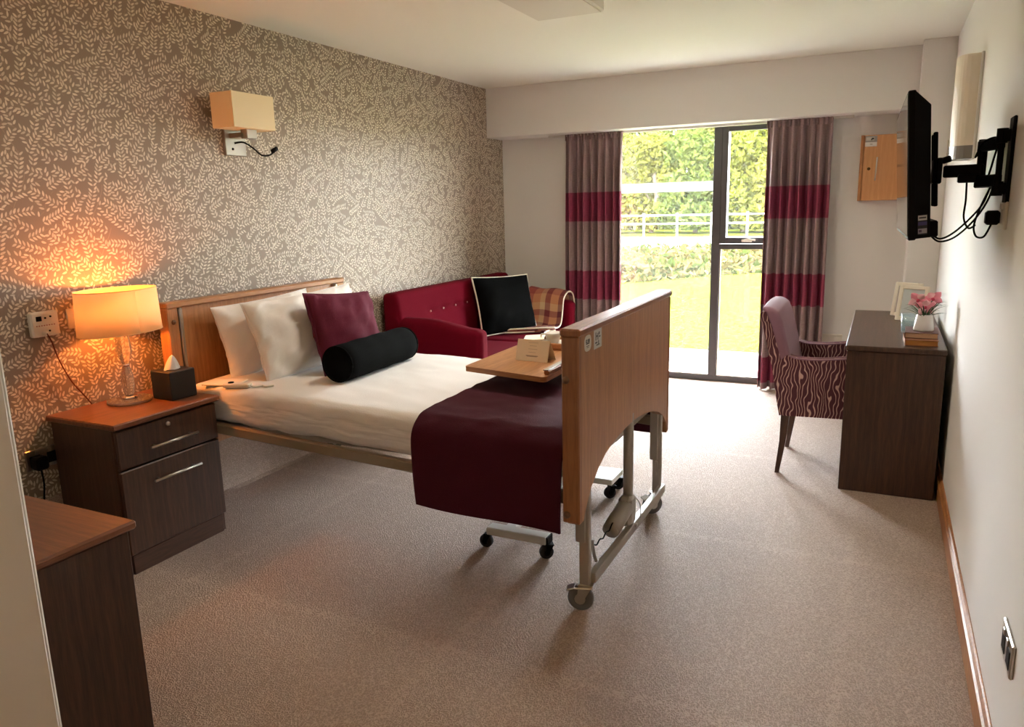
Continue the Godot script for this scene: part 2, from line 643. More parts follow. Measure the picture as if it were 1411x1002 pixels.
# ---------------------------------------------------------------- room shell
func room() -> void:
	# floor
	var st := new_st()
	var s := 1.0 / 1.2
	quad(st, Vector3(-0.2, 0, -0.02), Vector3(W + 0.2, 0, -0.02), Vector3(W + 0.2, 0, 8.2), Vector3(-0.2, 0, 8.2), Vector3.UP,
		Vector2(-0.2, 0) * s, Vector2(W + 0.2, 0) * s, Vector2(W + 0.2, 8.2) * s, Vector2(-0.2, 8.2) * s)
	more(st, Vector3(-0.2, -0.25, -0.02), Vector3(W + 0.2, -0.001, 8.2), 0.0)
	struct("floor", st, M.carpet)
	struct("ceiling", bx(Vector3(-0.2, H, -0.3), Vector3(W + 0.2, H + 0.2, 8.2), 0.0), M.ceiling)
	# papered wall
	st = new_st()
	s = 1.0 / 2.0
	quad(st, Vector3(0, 0, -0.3), Vector3(0, H, -0.3), Vector3(0, H, 5.6), Vector3(0, 0, 5.6), Vector3.RIGHT,
		Vector2(0.3, H) * s, Vector2(0.3, 0) * s, Vector2(-5.6, 0) * s, Vector2(-5.6, H) * s)
	more(st, Vector3(-0.2, 0, -0.3), Vector3(-0.001, H, 5.6), 0.0)
	struct("wall_left", st, M.paper)
	struct("wall_right", bx(Vector3(W, 0, -0.3), Vector3(W + 0.2, H, 8.2), 0.0), M.paint)
	# partition behind the chest, and the entrance lobby behind the camera
	struct("wall_near", bx(Vector3(-0.2, 0, 5.5), Vector3(1.69, H, 5.62), 0.004), M.paint)
	struct("wall_lobby", bx(Vector3(1.58, 0, 5.62), Vector3(1.70, H, 8.2), 0.0), M.paint)
	st = bx(Vector3(1.58, 0, 8.1), Vector3(2.0, H, 8.2), 0.0)
	more(st, Vector3(3.0, 0, 8.1), Vector3(W + 0.2, H, 8.2), 0.0)
	more(st, Vector3(2.0, 2.05, 8.1), Vector3(3.0, H, 8.2), 0.0)
	struct("wall_back", st, M.paint)
	struct("door_2", bx(Vector3(2.0, 0.005, 8.12), Vector3(3.0, 2.045, 8.165), 0.004), M.oak)
	# white lining and stop at the end of the partition
	var d := bx(Vector3(1.69, 0, 5.44), Vector3(1.72, 2.1, 5.66), 0.004)
	var dn := struct("door_1", d, M.gloss)
	put(dn, "architrave", bx(Vector3(1.60, 0, 5.43), Vector3(1.714, 2.1, 5.50), 0.006), M.gloss)
	# boxed-out bulkhead over the window, and the pier in the corner
	struct("trim_1", bx(Vector3(0, 2.036, 0), Vector3(3.245, H, 0.293), 0.003), M.paint)
	struct("trim_2", bx(Vector3(3.243, 0, 0), Vector3(W, H, 0.472), 0.003), M.paint)
	# oak skirting with a moulded top
	var prof := PackedVector2Array([Vector2(0, 0), Vector2(0.019, 0), Vector2(0.019, 0.082), Vector2(0.013, 0.088), Vector2(0.013, 0.094), Vector2(0.008, 0.102), Vector2(0.003, 0.105), Vector2(0, 0.105)])
	var xf := Transform3D(Basis(Vector3(-1, 0, 0), Vector3(0, 1, 0), Vector3(0, 0, 1)), Vector3(W, 0, 0.473))
	struct("baseboard_right", extrude(new_st(), prof, 7.6, xf), M.oak_side)
	# carpet turned up the papered wall as a coved skirting
	var cove := PackedVector2Array([Vector2(0, 0), Vector2(0.05, 0.0), Vector2(0.026, 0.012), Vector2(0.014, 0.035), Vector2(0.010, 0.07), Vector2(0.010, 0.295), Vector2(0, 0.30)])
	st = new_st()
	extrude(st, cove, 5.49, Transform3D(Basis.IDENTITY, Vector3(0, 0.0005, 0)))
	struct("baseboard_left", st, M.carpet)
	xf = Transform3D(Basis(Vector3(0, 0, 1), Vector3(0, 1, 0), Vector3(1, 0, 0)), Vector3(2.46, 0, 0.0))
	struct("baseboard_far", extrude(new_st(), prof, 0.78, xf), M.oak_side)

	# flat square ceiling light
	var cl := thing("ceiling_light", "flat white box-shaped ceiling light above the bed", "ceiling light", Vector3(1.615, H, 2.77))
	put(cl, "tray", bx(Vector3(-0.18, -0.055, -0.32), Vector3(0.18, 0.0, 0.32), 0.006), M.ceiling)
	var dif := mat(c8(208, 202, 186), 0.6)
	put(cl, "diffuser", bx(Vector3(-0.168, -0.060, -0.308), Vector3(0.168, -0.054, 0.308), 0.002), dif)
	dif.emission_enabled = true
	dif.emission = c8(255, 240, 220)
	dif.emission_energy_multiplier = 0.03
	area_lamp(cl, Vector3(0, -0.065, 0), Vector2(0.33, 0.6), CEIL_E, Color(1.0, 0.95, 0.88))
	# lobby light behind the camera
	var ll := thing("lobby_light", "round white ceiling light in the entrance lobby", "ceiling light", Vector3(2.5, H, 6.9))
	put(ll, "rim", lathe(new_st(true), [Vector2(0, 0), Vector2(0.2, 0), Vector2(0.2, -0.05), Vector2(0.18, -0.06)].map(func(v): return Vector2(v.x, v.y)), 32), M.gloss)
	var dl := dif.duplicate()
	dl.emission_enabled = true
	dl.emission = c8(255, 214, 166)
	dl.emission_energy_multiplier = 1.0
	put(ll, "diffuser", lathe(new_st(true), [Vector2(0.18, -0.058), Vector2(0.12, -0.072), Vector2(0.0, -0.078)], 32), dl)
	area_lamp(ll, Vector3(0, -0.085, 0), Vector2(0.34, 0.34), LOBBY_E, Color(1.0, 0.8, 0.6))

const LOBBY_E := 0.5
const CEIL_E := 1.2

func window_wall() -> void:
	# wall with the full-height opening from x 0.90 to 2.40
	var st := bx(Vector3(-0.2, 0, -0.3), Vector3(0.90, H, 0.0), 0.0)
	more(st, Vector3(2.40, 0, -0.3), Vector3(W + 0.2, H, 0.0), 0.0)
	more(st, Vector3(0.90, 2.06, -0.3), Vector3(2.40, H, 0.0), 0.0)
	more(st, Vector3(-0.2, -0.25, -0.3), Vector3(W + 0.2, 0.0, -0.02), 0.0)
	struct("wall_far", st, M.paint)
	struct("trim_3", bx(Vector3(-6, 2.5, -1.25), Vector3(9, 2.62, -0.3), 0.01), M.paint)
	# dark metal window: fixed light on the left, a top-hung sash over a fixed light on the right
	st = bx(Vector3(0.90, 0.0, -0.09), Vector3(0.96, 2.06, -0.005), 0.003)
	more(st, Vector3(2.30, 0.0, -0.09), Vector3(2.40, 2.06, -0.005), 0.003)
	more(st, Vector3(0.96, 0.0, -0.09), Vector3(2.30, 0.045, -0.005), 0.003)
	more(st, Vector3(0.96, 2.035, -0.09), Vector3(2.30, 2.06, -0.005), 0.003)
	var win := put(self, "window_1", st, M.dark_frame)
	win.set_meta("kind", "structure")
	put(win, "mullion", bx(Vector3(1.852, 0.045, -0.09), Vector3(1.918, 2.035, -0.002), 0.003), M.dark_frame)
	put(win, "transom", bx(Vector3(1.918, 1.085, -0.09), Vector3(2.30, 1.125, -0.002), 0.003), M.dark_frame)
	st = bx(Vector3(1.920, 1.130, -0.075), Vector3(1.966, 2.033, 0.01), 0.004)
	more(st, Vector3(2.265, 1.130, -0.075), Vector3(2.30, 2.033, 0.01), 0.004)
	more(st, Vector3(1.966, 1.130, -0.075), Vector3(2.265, 1.178, 0.01), 0.004)
	more(st, Vector3(1.966, 1.99, -0.075), Vector3(2.265, 2.033, 0.01), 0.004)
	var sash := put(win, "sash", st, M.dark_frame)
	st = bx(Vector3(2.09, 1.142, 0.01), Vector3(2.17, 1.164, 0.022), 0.004)
	tube(st, smooth_path([Vector3(2.11, 1.153, 0.02), Vector3(2.115, 1.16, 0.04), Vector3(2.15, 1.165, 0.048), Vector3(2.2, 1.158, 0.045)]), 0.008)
	put(sash, "handle", st, M.plastic_white, "white window handle")
	for g in [[0.96, 1.852, 0.045, 2.035], [1.918, 2.30, 0.045, 1.085], [1.966, 2.265, 1.178, 1.99]]:
		put(win, "pane", bx(Vector3(g[0], g[2], -0.052), Vector3(g[1], g[3], -0.046), 0.0), M.glass)
	# pale bead along the glass edges
	st = bx(Vector3(1.918, 0.045, -0.04), Vector3(1.928, 1.085, -0.012), 0.001)
	more(st, Vector3(1.928, 0.045, -0.04), Vector3(2.30, 0.055, -0.012), 0.001)
	more(st, Vector3(0.96, 0.045, -0.04), Vector3(1.852, 0.055, -0.012), 0.001)
	put(win, "glazing_bead", st, M.brushed)
	put(win, "safety_strip", bx(Vector3(0.962, 1.548, -0.0458), Vector3(1.85, 1.620, -0.0445), 0.0), M.film, "white strip across the large pane")

	curtain(0.655, 1.155, 0.125, 8, "purple-grey curtain with burgundy bands hanging left of the window behind the sofa", 3)
	curtain(2.265, 2.715, 0.135, 7, "purple-grey curtain with burgundy bands hanging right of the window behind the chair", 8)
	var tr := put(self, "curtain_track", bx(Vector3(0.5, 2.018, 0.10), Vector3(2.85, 2.036, 0.13), 0.002), M.gloss)
	tag(tr, "slim white curtain track under the bulkhead", "curtain track")

func curtain(x0: float, x1: float, z: float, folds: int, label: String, seed_: int) -> void:
	var c := thing("curtain", label, "curtain", Vector3((x0 + x1) * 0.5, 0, z), 0.0, "pair of banded window curtains")
	var r := RandomNumberGenerator.new(); r.seed = seed_
	var ph := r.randf() * 6.0
	var w := x1 - x0
	var f := func(u: float, v: float) -> Vector3:
		var y := lerpf(2.03, 0.012, v)
		var uu := u + 0.018 * sin(u * 13.0 + ph) + 0.012 * sin(u * 19.0 + ph) * v
		var amp := lerpf(0.018, 0.042, smoothstep(0.0, 0.2, v))
		var zz := amp * sin(TAU * folds * uu + 0.5 * sin(v * 3.0 + ph) + ph) + amp * 0.45 * sin(TAU * folds * 0.43 * uu + ph * 2.0 + v)
		var flare := 1.0 + 0.03 * v
		return Vector3((uu - 0.5) * w * flare + 0.01 * sin(TAU * folds * 2.0 * uu) * v, y, zz + 0.012 * v)
	put_mesh(c, "cloth", sheet(f, folds * 18, 40, 0.004, Vector2(3, 1)), M.bands)
	var f2 := func(u: float, v: float) -> Vector3:
		var zz := 0.014 * sin(TAU * folds * 2.0 * u + ph)
		return Vector3((u - 0.5) * w, lerpf(2.034, 1.985, v), zz + 0.01)
	put_mesh(c, "heading", sheet(f2, folds * 16, 2, 0.003, Vector2(1, 0.02)), M.bands)

# ---------------------------------------------------------------- bed
func castor(parent: Node, at: Vector3, r: float, turn: float, wheel: Material, fork: Material, pedal := true) -> void:
	var b := Basis(Vector3.UP, turn)
	var st := new_st(true)
	lathe(st, [Vector2(0, -0.013), Vector2(r * 0.55, -0.013), Vector2(r * 0.9, -0.013), Vector2(r, -0.008), Vector2(r, 0.008), Vector2(r * 0.9, 0.013), Vector2(r * 0.55, 0.013), Vector2(0, 0.013)], 24, at + Vector3(0, r, 0), b * Basis(Vector3.RIGHT, PI / 2))
	var w := put(parent, "castor", st, wheel)
	st = new_st()
	lathe(st, [Vector2(0, -0.019), Vector2(r * 0.42, -0.019), Vector2(r * 0.42, 0.019), Vector2(0, 0.019)], 12, at + Vector3(0, r, 0), b * Basis(Vector3.RIGHT, PI / 2))
	put(w, "hub", st, fork)
	st = new_st()
	for s in [-1, 1]:
		var poly := PackedVector2Array([Vector2(-r * 0.25, r * 0.85), Vector2(r * 0.25, r * 0.85), Vector2(r * 0.95, r * 2.15), Vector2(-r * 0.1, r * 2.15)])
		extrude(st, poly, 0.003, Transform3D(b, at + b * Vector3(0, 0, s * 0.018)))
	cbox(st, at + b * Vector3(r * 0.42, r * 2.15, 0), Vector3(r * 1.2, 0.006, 0.044), 0.002, 1, b)
	put(w, "fork", st, fork)
	if pedal:
		st = new_st()
		cbox(st, at + b * Vector3(-r * 0.75, r * 1.75, 0), Vector3(r * 0.7, 0.006, 0.042), 0.002, 1, b * Basis(Vector3(0, 0, 1), 0.35))
		tube(st, [at + b * Vector3(-r * 0.4, r * 1.9, 0.022), at + b * Vector3(r * 0.9, r * 2.0, 0.022)], 0.004, 6)
		put(w, "brake_pedal", st, fork)

func bed() -> void:
	var o := thing("bed", "adjustable care bed with oak-veneer head and foot boards on castors", "bed", Vector3(0, 0, 3.3))
	var z0 := -3.3
	# headboard
	var hb := put(o, "headboard", bx(Vector3(0.085, 0.32, 2.52 + z0), Vector3(0.120, 1.03, 3.78 + z0), 0.003), M.oak)
	put(hb, "top_rail", bx(Vector3(0.070, 1.03, 2.50 + z0), Vector3(0.140, 1.058, 3.80 + z0), 0.005, 2), M.oak)
	for zz in [[3.735, 3.797], [2.503, 2.565]]:
		put(hb, "end_post", bx(Vector3(0.072, 0.30, zz[0] + z0), Vector3(0.137, 1.03, zz[1] + z0), 0.004), M.oak)
	for zz in [3.722, 2.578]:
		put(hb, "metal_strip", bx(Vector3(0.118, 0.34, zz - 0.010 + z0), Vector3(0.142, 1.028, zz + 0.010 + z0), 0.004), M.steel)
	put(hb, "cover_bolt", lathe(new_st(true), [Vector2(0.012, 0), Vector2(0.011, 0.004), Vector2(0.0, 0.007)], 14, Vector3(0.137, 0.965, 3.766 + z0), Basis(Vector3(0, 0, 1), -PI / 2)), M.bolt)
	# footboard with an arched cut-out
	var a := 2.757
	var b := 3.950
	var poly := PackedVector2Array([Vector2(b - 0.004, 1.035), Vector2(b - 0.004, 0.383)])
	for p in [[3.905, 0.383], [3.885, 0.415], [3.829, 0.478], [3.75, 0.525], [3.673, 0.555], [3.59, 0.571], [3.509, 0.580], [3.42, 0.586], [3.33, 0.588], [3.245, 0.584], [3.14, 0.572], [3.03, 0.551], [2.93, 0.522], [2.85, 0.482], [2.80, 0.440]]:
		poly.append(Vector2(p[0], p[1]))
	poly.append_array(PackedVector2Array([Vector2(2.785, 0.383), Vector2(a + 0.004, 0.383), Vector2(a + 0.004, 1.035)]))
	var xf := Transform3D(Basis(Vector3(0, 0, 1), Vector3(0, 1, 0), Vector3(1, 0, 0)), Vector3(2.182, 0, z0))
	var fb := put(o, "footboard", extrude(new_st(), poly, 0.042, xf), M.oak)
	put(fb, "top_rail", bx(Vector3(2.160, 1.035, a + z0 - 0.006), Vector3(2.232, 1.062, b + z0 + 0.006), 0.006, 2), M.oak_edge)
	for q in [[b - 0.028, b, 0.385], [a, a + 0.028, 0.385]]:
		put(fb, "end_post", bx(Vector3(2.164, q[2], q[0] + z0), Vector3(2.226, 1.035, q[1] + z0), 0.004), M.oak_edge)
	for y in [0.89, 0.415]:
		put(fb, "cover_bolt", lathe(new_st(true), [Vector2(0.013, 0), Vector2(0.012, 0.005), Vector2(0.0, 0.008)], 14, Vector3(2.180, y, b + z0), Basis(Vector3.RIGHT, PI / 2)), M.bolt)
	# two small stickers on the outer face
	var im := Image.create(96, 128, false, Image.FORMAT_RGB8)
	im.fill(c8(222, 218, 206))
	for r in [[22, 34, 22, 26], [50, 34, 24, 26], [24, 62, 48, 10], [28, 84, 40, 5], [34, 96, 28, 4]]:
		im.fill_rect(Rect2i(r[0], r[1], r[2], r[3]), c8(58, 58, 58))
	im.fill_rect(Rect2i(33, 42, 8, 10), c8(222, 218, 206))
	var ms := mat(Color.WHITE, 0.4); ms.albedo_texture = tex_of(im)
	var oval := new_st()
	var cpt := Vector3(2.2255, 1.002, 3.862 + z0)
	for k in 24:
		var t1 := TAU * k / 24; var t2 := TAU * (k + 1) / 24
		var e1 := Vector2(pow(absf(cos(t1)), 0.7) * signf(cos(t1)), pow(absf(sin(t1)), 0.7) * signf(sin(t1)))
		var e2 := Vector2(pow(absf(cos(t2)), 0.7) * signf(cos(t2)), pow(absf(sin(t2)), 0.7) * signf(sin(t2)))
		tri(oval, cpt, cpt + Vector3(0, e1.y * 0.028, -e1.x * 0.034), cpt + Vector3(0, e2.y * 0.028, -e2.x * 0.034), Vector3.RIGHT,
			Vector2(0.5, 0.5), Vector2(0.5 + e1.x * 0.5, 0.5 - e1.y * 0.5), Vector2(0.5 + e2.x * 0.5, 0.5 - e2.y * 0.5))
	put(fb, "sticker", oval, ms, "oval white sticker")
	var im2 := Image.create(96, 96, false, Image.FORMAT_RGB8)
	im2.fill(c8(206, 208, 204))
	for r in [[20, 14, 10, 40], [20, 30, 30, 8], [44, 20, 10, 34], [58, 16, 14, 14], [60, 36, 20, 8], [16, 62, 26, 8], [52, 58, 10, 24], [30, 76, 40, 6]]:
		im2.fill_rect(Rect2i(r[0], r[1], r[2], r[3]), c8(70, 78, 82))
	var ms2 := mat(Color.WHITE, 0.35); ms2.albedo_texture = tex_of(im2)
	var sq := new_st()
	quad(sq, Vector3(2.2255, 1.035, 3.803 + z0), Vector3(2.2255, 1.035, 3.722 + z0), Vector3(2.2255, 0.968, 3.722 + z0), Vector3(2.2255, 0.968, 3.803 + z0), Vector3.RIGHT, Vector2(0, 0), Vector2(1, 0), Vector2(1, 1), Vector2(0, 1))
	put(fb, "sticker", sq, ms2, "square grey pictogram sticker")
	# side rails and deck
	for q in [[3.800, 3.868], [2.575, 2.812]]:
		var e := new_st()
		var pl := PackedVector2Array([Vector2(0.14, 0), Vector2(2.18, 0), Vector2(2.18, 0.030), Vector2(0.14, 0.030)])
		var x1 := Vector3(0.14, 0, q[0] + z0); var x2 := Vector3(2.17, 0, q[1] + z0)
		var ang := -atan2(x2.z - x1.z, x2.x - x1.x)
		cbox(e, (x1 + x2) * 0.5 + Vector3(0, 0.472, 0), Vector3((x2 - x1).length(), 0.046, 0.03), 0.005, 0, Basis(Vector3.UP, ang) * Basis(Vector3(0, 0, 1), -0.028))
		put(o, "side_rail", e, M.rail)
	put(o, "deck", bx(Vector3(0.16, 0.475, 2.66 + z0), Vector3(2.14, 0.498, 3.76 + z0), 0.004), M.grey_metal)
	put(o, "control_box", bx(Vector3(1.30, 0.375, 2.83 + z0), Vector3(2.05, 0.474, 3.0 + z0), 0.01), M.plastic_black)
	# lifting legs under the boards
	for q in [[2.203, 3.83, 2.86], [0.105, 3.70, 2.62]]:
		var x: float = q[0]
		for k in 2:
			var zz: float = q[1 + k] + z0
			put(o, "leg_sleeve", bx(Vector3(x - 0.034, 0.27, zz - 0.018), Vector3(x + 0.004, 0.56, zz + 0.018), 0.003), M.grey_metal)
			var lg := put(o, "leg", bx(Vector3(x - 0.022, 0.095, zz - 0.013), Vector3(x + 0.018, 0.50, zz + 0.013), 0.004), M.grey_metal)
			castor(o, Vector3(x - 0.019, 0.0, zz + (0.003 if k == 0 else 0.012)), 0.048, 0.15 if k == 0 else 0.7, M.wheel_grey, M.steel)
			put(lg, "foot_cap", bx(Vector3(x - 0.025, 0.093, zz - 0.016), Vector3(x + 0.021, 0.103, zz + 0.016), 0.002), M.steel)
		if x > 1.0:
			put(o, "cross_bar", bx(Vector3(x + 0.006, 0.105, q[2] + z0 - 0.02), Vector3(x + 0.034, 0.145, q[1] + z0 - 0.012), 0.003), M.grey_metal)
		var bt := put(o, "brake_linkage", tube(new_st(true), smooth_path([Vector3(x + 0.002, 0.25, q[1] - 0.06 + z0), Vector3(x + 0.004, 0.19, q[1] - 0.075 + z0), Vector3(x + 0.004, 0.15, q[1] - 0.10 + z0)]), 0.007), M.grey_metal)
		put(bt, "brake_linkage_clip", bx(Vector3(x - 0.006, 0.20, q[2] + 0.018 + z0), Vector3(x + 0.006, 0.27, q[2] + 0.03 + z0), 0.003), M.grey_metal)
	# lifting actuator behind the arch
	for x in [2.205]:
		var zz: float = 3.33 + z0
		var act := put(o, "actuator", tube(new_st(true), [Vector3(x, 0.24, zz), Vector3(x, 0.62, zz)], 0.021, 16), M.grey_metal)
		put(act, "gear_housing", cbox(new_st(), Vector3(x, 0.205, zz + 0.012), Vector3(0.058, 0.13, 0.08), 0.014), M.grey_metal)
		var mt := new_st(true)
		var dirv := Vector3(-0.02, -0.055, 0.14).normalized()
		var p0 := Vector3(x, 0.225, zz + 0.03)
		tube(mt, [p0, p0 + dirv * 0.145], 0.036, 18)
		tube(mt, [p0 + dirv * 0.14, p0 + dirv * 0.157], 0.033, 18)
		put(act, "motor", mt, M.grey_metal)
		put(act, "pivot_bolt", tube(new_st(true), [Vector3(x - 0.03, 0.135, zz), Vector3(x + 0.04, 0.135, zz)], 0.01, 8), M.steel)
		var cp := []
		for k in 40:
			var t := k / 39.0
			cp.append(Vector3(x - 0.01, 0.195 + 0.005 * sin(t * 24.0) + 0.05 * (t - 0.4) * (t - 0.4), lerpf(zz + 0.16, zz + 0.44, t)))
		put(act, "motor_cable", tube(new_st(true), cp, 0.003, 5), M.cable)
		put(act, "wire", tube(new_st(true), smooth_path([Vector3(x + 0.02, 0.24, zz - 0.04), Vector3(x + 0.03, 0.2, zz - 0.075), Vector3(x + 0.035, 0.14, zz - 0.07)]), 0.0025, 5), M.steel)

func lean(at: Vector3, face: Vector3, up: Vector3) -> Transform3D:
	var z := face.normalized()
	var x := up.cross(z).normalized()
	return Transform3D(Basis(x, z.cross(x).normalized(), z), at)

func bedding() -> void:
	var nz := FastNoiseLite.new(); nz.seed = 2; nz.frequency = 1.0; nz.fractal_octaves = 3
	var skew := func(x: float) -> float: return lerpf(-0.13, 0.02, clampf((x - 0.15) / 2.0, 0.0, 1.0))
	# mattress in its white sheet
	var mt := thing("mattress", "mattress in a white fitted sheet on the care bed", "mattress", Vector3(1.15, 0.5, 3.325))
	var dm := func(p: Vector3) -> Vector3:
		var q := p
		q.z += skew.call(p.x + 1.15)
		var side := clampf((absf(p.z) - 0.40) / 0.12, 0.0, 1.0)
		# gathered folds along the sides, slight unevenness on top
		q.z += signf(p.z) * side * (0.010 * nz.get_noise_2d(p.x * 5.0 - p.y * 9.0, p.y * 3.0) + 0.006 * nz.get_noise_2d(p.x * 16.0 - p.y * 22.0, 4.0))
		q.y += 0.006 * nz.get_noise_2d(p.x * 3.0, p.z * 3.0) * (1.0 if p.y > 0 else 0.0) + (0.012 * nz.get_noise_2d(p.x * 4.0, 7.0) if p.y < 0 else 0.0)
		q.z += signf(p.z) * 0.012 * (1.0 - absf(p.y) / 0.09) * side
		return q
	var mm := put_mesh(mt, "sheet", soft(Vector3(1.98, 0.172, 1.125), 0.05, 44, dm), M.sheet)
	mm.position.y = 0.086
	# burgundy bed throw over the foot of the bed
	var th := thing("bed_throw", "burgundy throw draped over the foot of the bed", "throw", Vector3(1.85, 0.5, 3.34))
	var prof := []
	for p in [[-0.60, -0.12], [-0.605, 0.10], [-0.57, 0.165], [-0.50, 0.188], [-0.2, 0.190], [0.2, 0.190], [0.46, 0.188], [0.535, 0.168], [0.582, 0.115], [0.592, 0.02], [0.592, -0.07], [0.586, -0.155]]:
		prof.append(Vector3(0, p[1], p[0]))
	var path := smooth_path(prof, 7)
	var tf := func(u: float, v: float) -> Vector3:
		var k := v * (path.size() - 1)
		var p: Vector3 = path[int(k)].lerp(path[min(int(k) + 1, path.size() - 1)], k - int(k))
		var x := lerpf(-0.315, 0.305, u)
		var hang := clampf((0.15 - p.y) / 0.3, 0.0, 1.0)
		p.z += 0.014 * sin(u * 5.0 + 0.5) * hang * signf(p.z) + 0.02 * (u - 0.5)
		p.y += -0.016 * u * hang + 0.010 * maxf(0.0, nz.get_noise_2d(x * 4.0 + p.z * 3.0, p.z * 7.0)) * (1.0 - hang) 
		# soft creases running from the far side
		p.y += 0.014 * (1.0 - hang) * exp(-pow((p.z + 0.05 - x * 0.5) / 0.05, 2.0)) * smoothstep(0.1, 0.6, u)
		p.y += 0.010 * (1.0 - hang) * exp(-pow((p.z + 0.17 - x * 0.6) / 0.04, 2.0)) * smoothstep(0.0, 0.5, u)
		return p + Vector3(x + 0.015 * hang * (0.5 - u) * 2.0, 0, 0)
	put_mesh(th, "cloth", sheet(tf, 30, 90, 0.008), M.throw)
	for q in [0.0, 1.0]:
		var e := []
		for k in 91:
			e.append(tf.call(q, k / 90.0))
		put(th, "piping", tube(new_st(true), e, 0.0055, 6), M.throw)
	# pillows
	var spec := [
		["white pillow at the back, nearest the bedside lamp", Vector3(0.268, 0.848, 3.285), Vector3(0.97, 0.22, 0.10), Vector3(0.0, 1.0, 0.05), 0.62, 0.37, 0.17, 4],
		["white pillow leaning in front of the rear pillow beside the lamp", Vector3(0.468, 0.858, 3.265), Vector3(0.93, 0.33, 0.12), Vector3(0.0, 1.0, 0.03), 0.62, 0.40, 0.18, 5],
		["white pillow at the far side of the headboard behind the burgundy cushion", Vector3(0.30, 0.842, 2.895), Vector3(0.96, 0.25, 0.05), Vector3(0.0, 1.0, 0.03), 0.56, 0.385, 0.16, 6]]
	for s in spec:
		var p := thing("pillow", s[0], "pillow", s[1], 0.0, "white pillows against the headboard")
		p.transform = lean(s[1], s[2], s[3])
		put_mesh(p, "cover", pillow_mesh(s[4], s[5], s[6], s[7], 0.06, 0.012, 30), M.pillow)
		put(p, "seam", pillow_edge(s[4], s[5], 0.06, 0.0035), M.pillow)
	var cu := thing("cushion", "square burgundy piped cushion leaning on the white pillows", "cushion", Vector3.ZERO)
	cu.transform = lean(Vector3(0.668, 0.852, 3.165), Vector3(0.90, 0.36, 0.12), Vector3(0.0, 1.0, -0.08))
	put_mesh(cu, "cover", pillow_mesh(0.43, 0.42, 0.17, 9, 0.05, 0.01), M.burgundy)
	put(cu, "piping", pillow_edge(0.43, 0.42, 0.05, 0.006), M.burgundy)
	# bolster
	var bo := thing("bolster", "round black velvet bolster lying on the bed", "bolster", Vector3(0.845, 0.672 + 0.088, 3.20))
	bo.rotation.y = 0.03
	var st := new_st(true)
	var R := 0.088
	var L := 0.30
	var bp := [Vector2(0.0, -L), Vector2(R * 0.72, -L), Vector2(R * 0.93, -L + 0.012), Vector2(R, -L + 0.035)]
	for k in range(1, 12): bp.append(Vector2(R * (1.0 + 0.02 * sin(k * 1.7)), -L + 0.035 + (2 * L - 0.07) * k / 12.0))
	bp.append_array([Vector2(R, L - 0.035), Vector2(R * 0.93, L - 0.012), Vector2(R * 0.72, L), Vector2(0.0, L)])
	lathe(st, bp, 36, Vector3.ZERO, Basis(Vector3.RIGHT, PI / 2))
	put(bo, "cover", st, M.black_velvet)
	for s in [-1, 1]:
		var ring := []
		for k in 33: ring.append(Vector3(cos(TAU * k / 32) * R * 0.94, sin(TAU * k / 32) * R * 0.94, s * (L - 0.012)))
		put(bo, "piping", tube(new_st(true), ring, 0.005, 6), M.black_velvet)
	# handset and folded sheet of paper at the pillow
	var ho := thing("call_handset", "pale call handset with a black button at the bed's corner by the tissue box", "handset", Vector3(0.47, 0.672, 3.735), 0.35)
	put_mesh(ho, "body", soft(Vector3(0.13, 0.022, 0.045), 0.010, 4), M.plastic_white).position.y = 0.012
	put(ho, "button", lathe(new_st(true), [Vector2(0.014, 0.022), Vector2(0.013, 0.027), Vector2(0, 0.029)], 16, Vector3(-0.03, 0, 0)), M.plastic_black)
	put(ho, "cord", tube(new_st(true), smooth_path([Vector3(0.06, 0.012, 0), Vector3(0.09, 0.008, 0.012), Vector3(0.115, 0.007, -0.01), Vector3(0.14, 0.007, 0.008), Vector3(0.165, 0.007, -0.015)]), 0.005), M.plastic_white)
	var le := put(self, "leaflet", cbox(new_st(), Vector3(0.345, 0.677, 3.69), Vector3(0.17, 0.006, 0.12), 0.001, 1, Basis(Vector3.UP, 0.3)), M.paperwhite)
	more(new_st(), Vector3.ZERO, Vector3.ONE)
	tag(le, "folded cream leaflet on the bed beside the headboard", "leaflet")

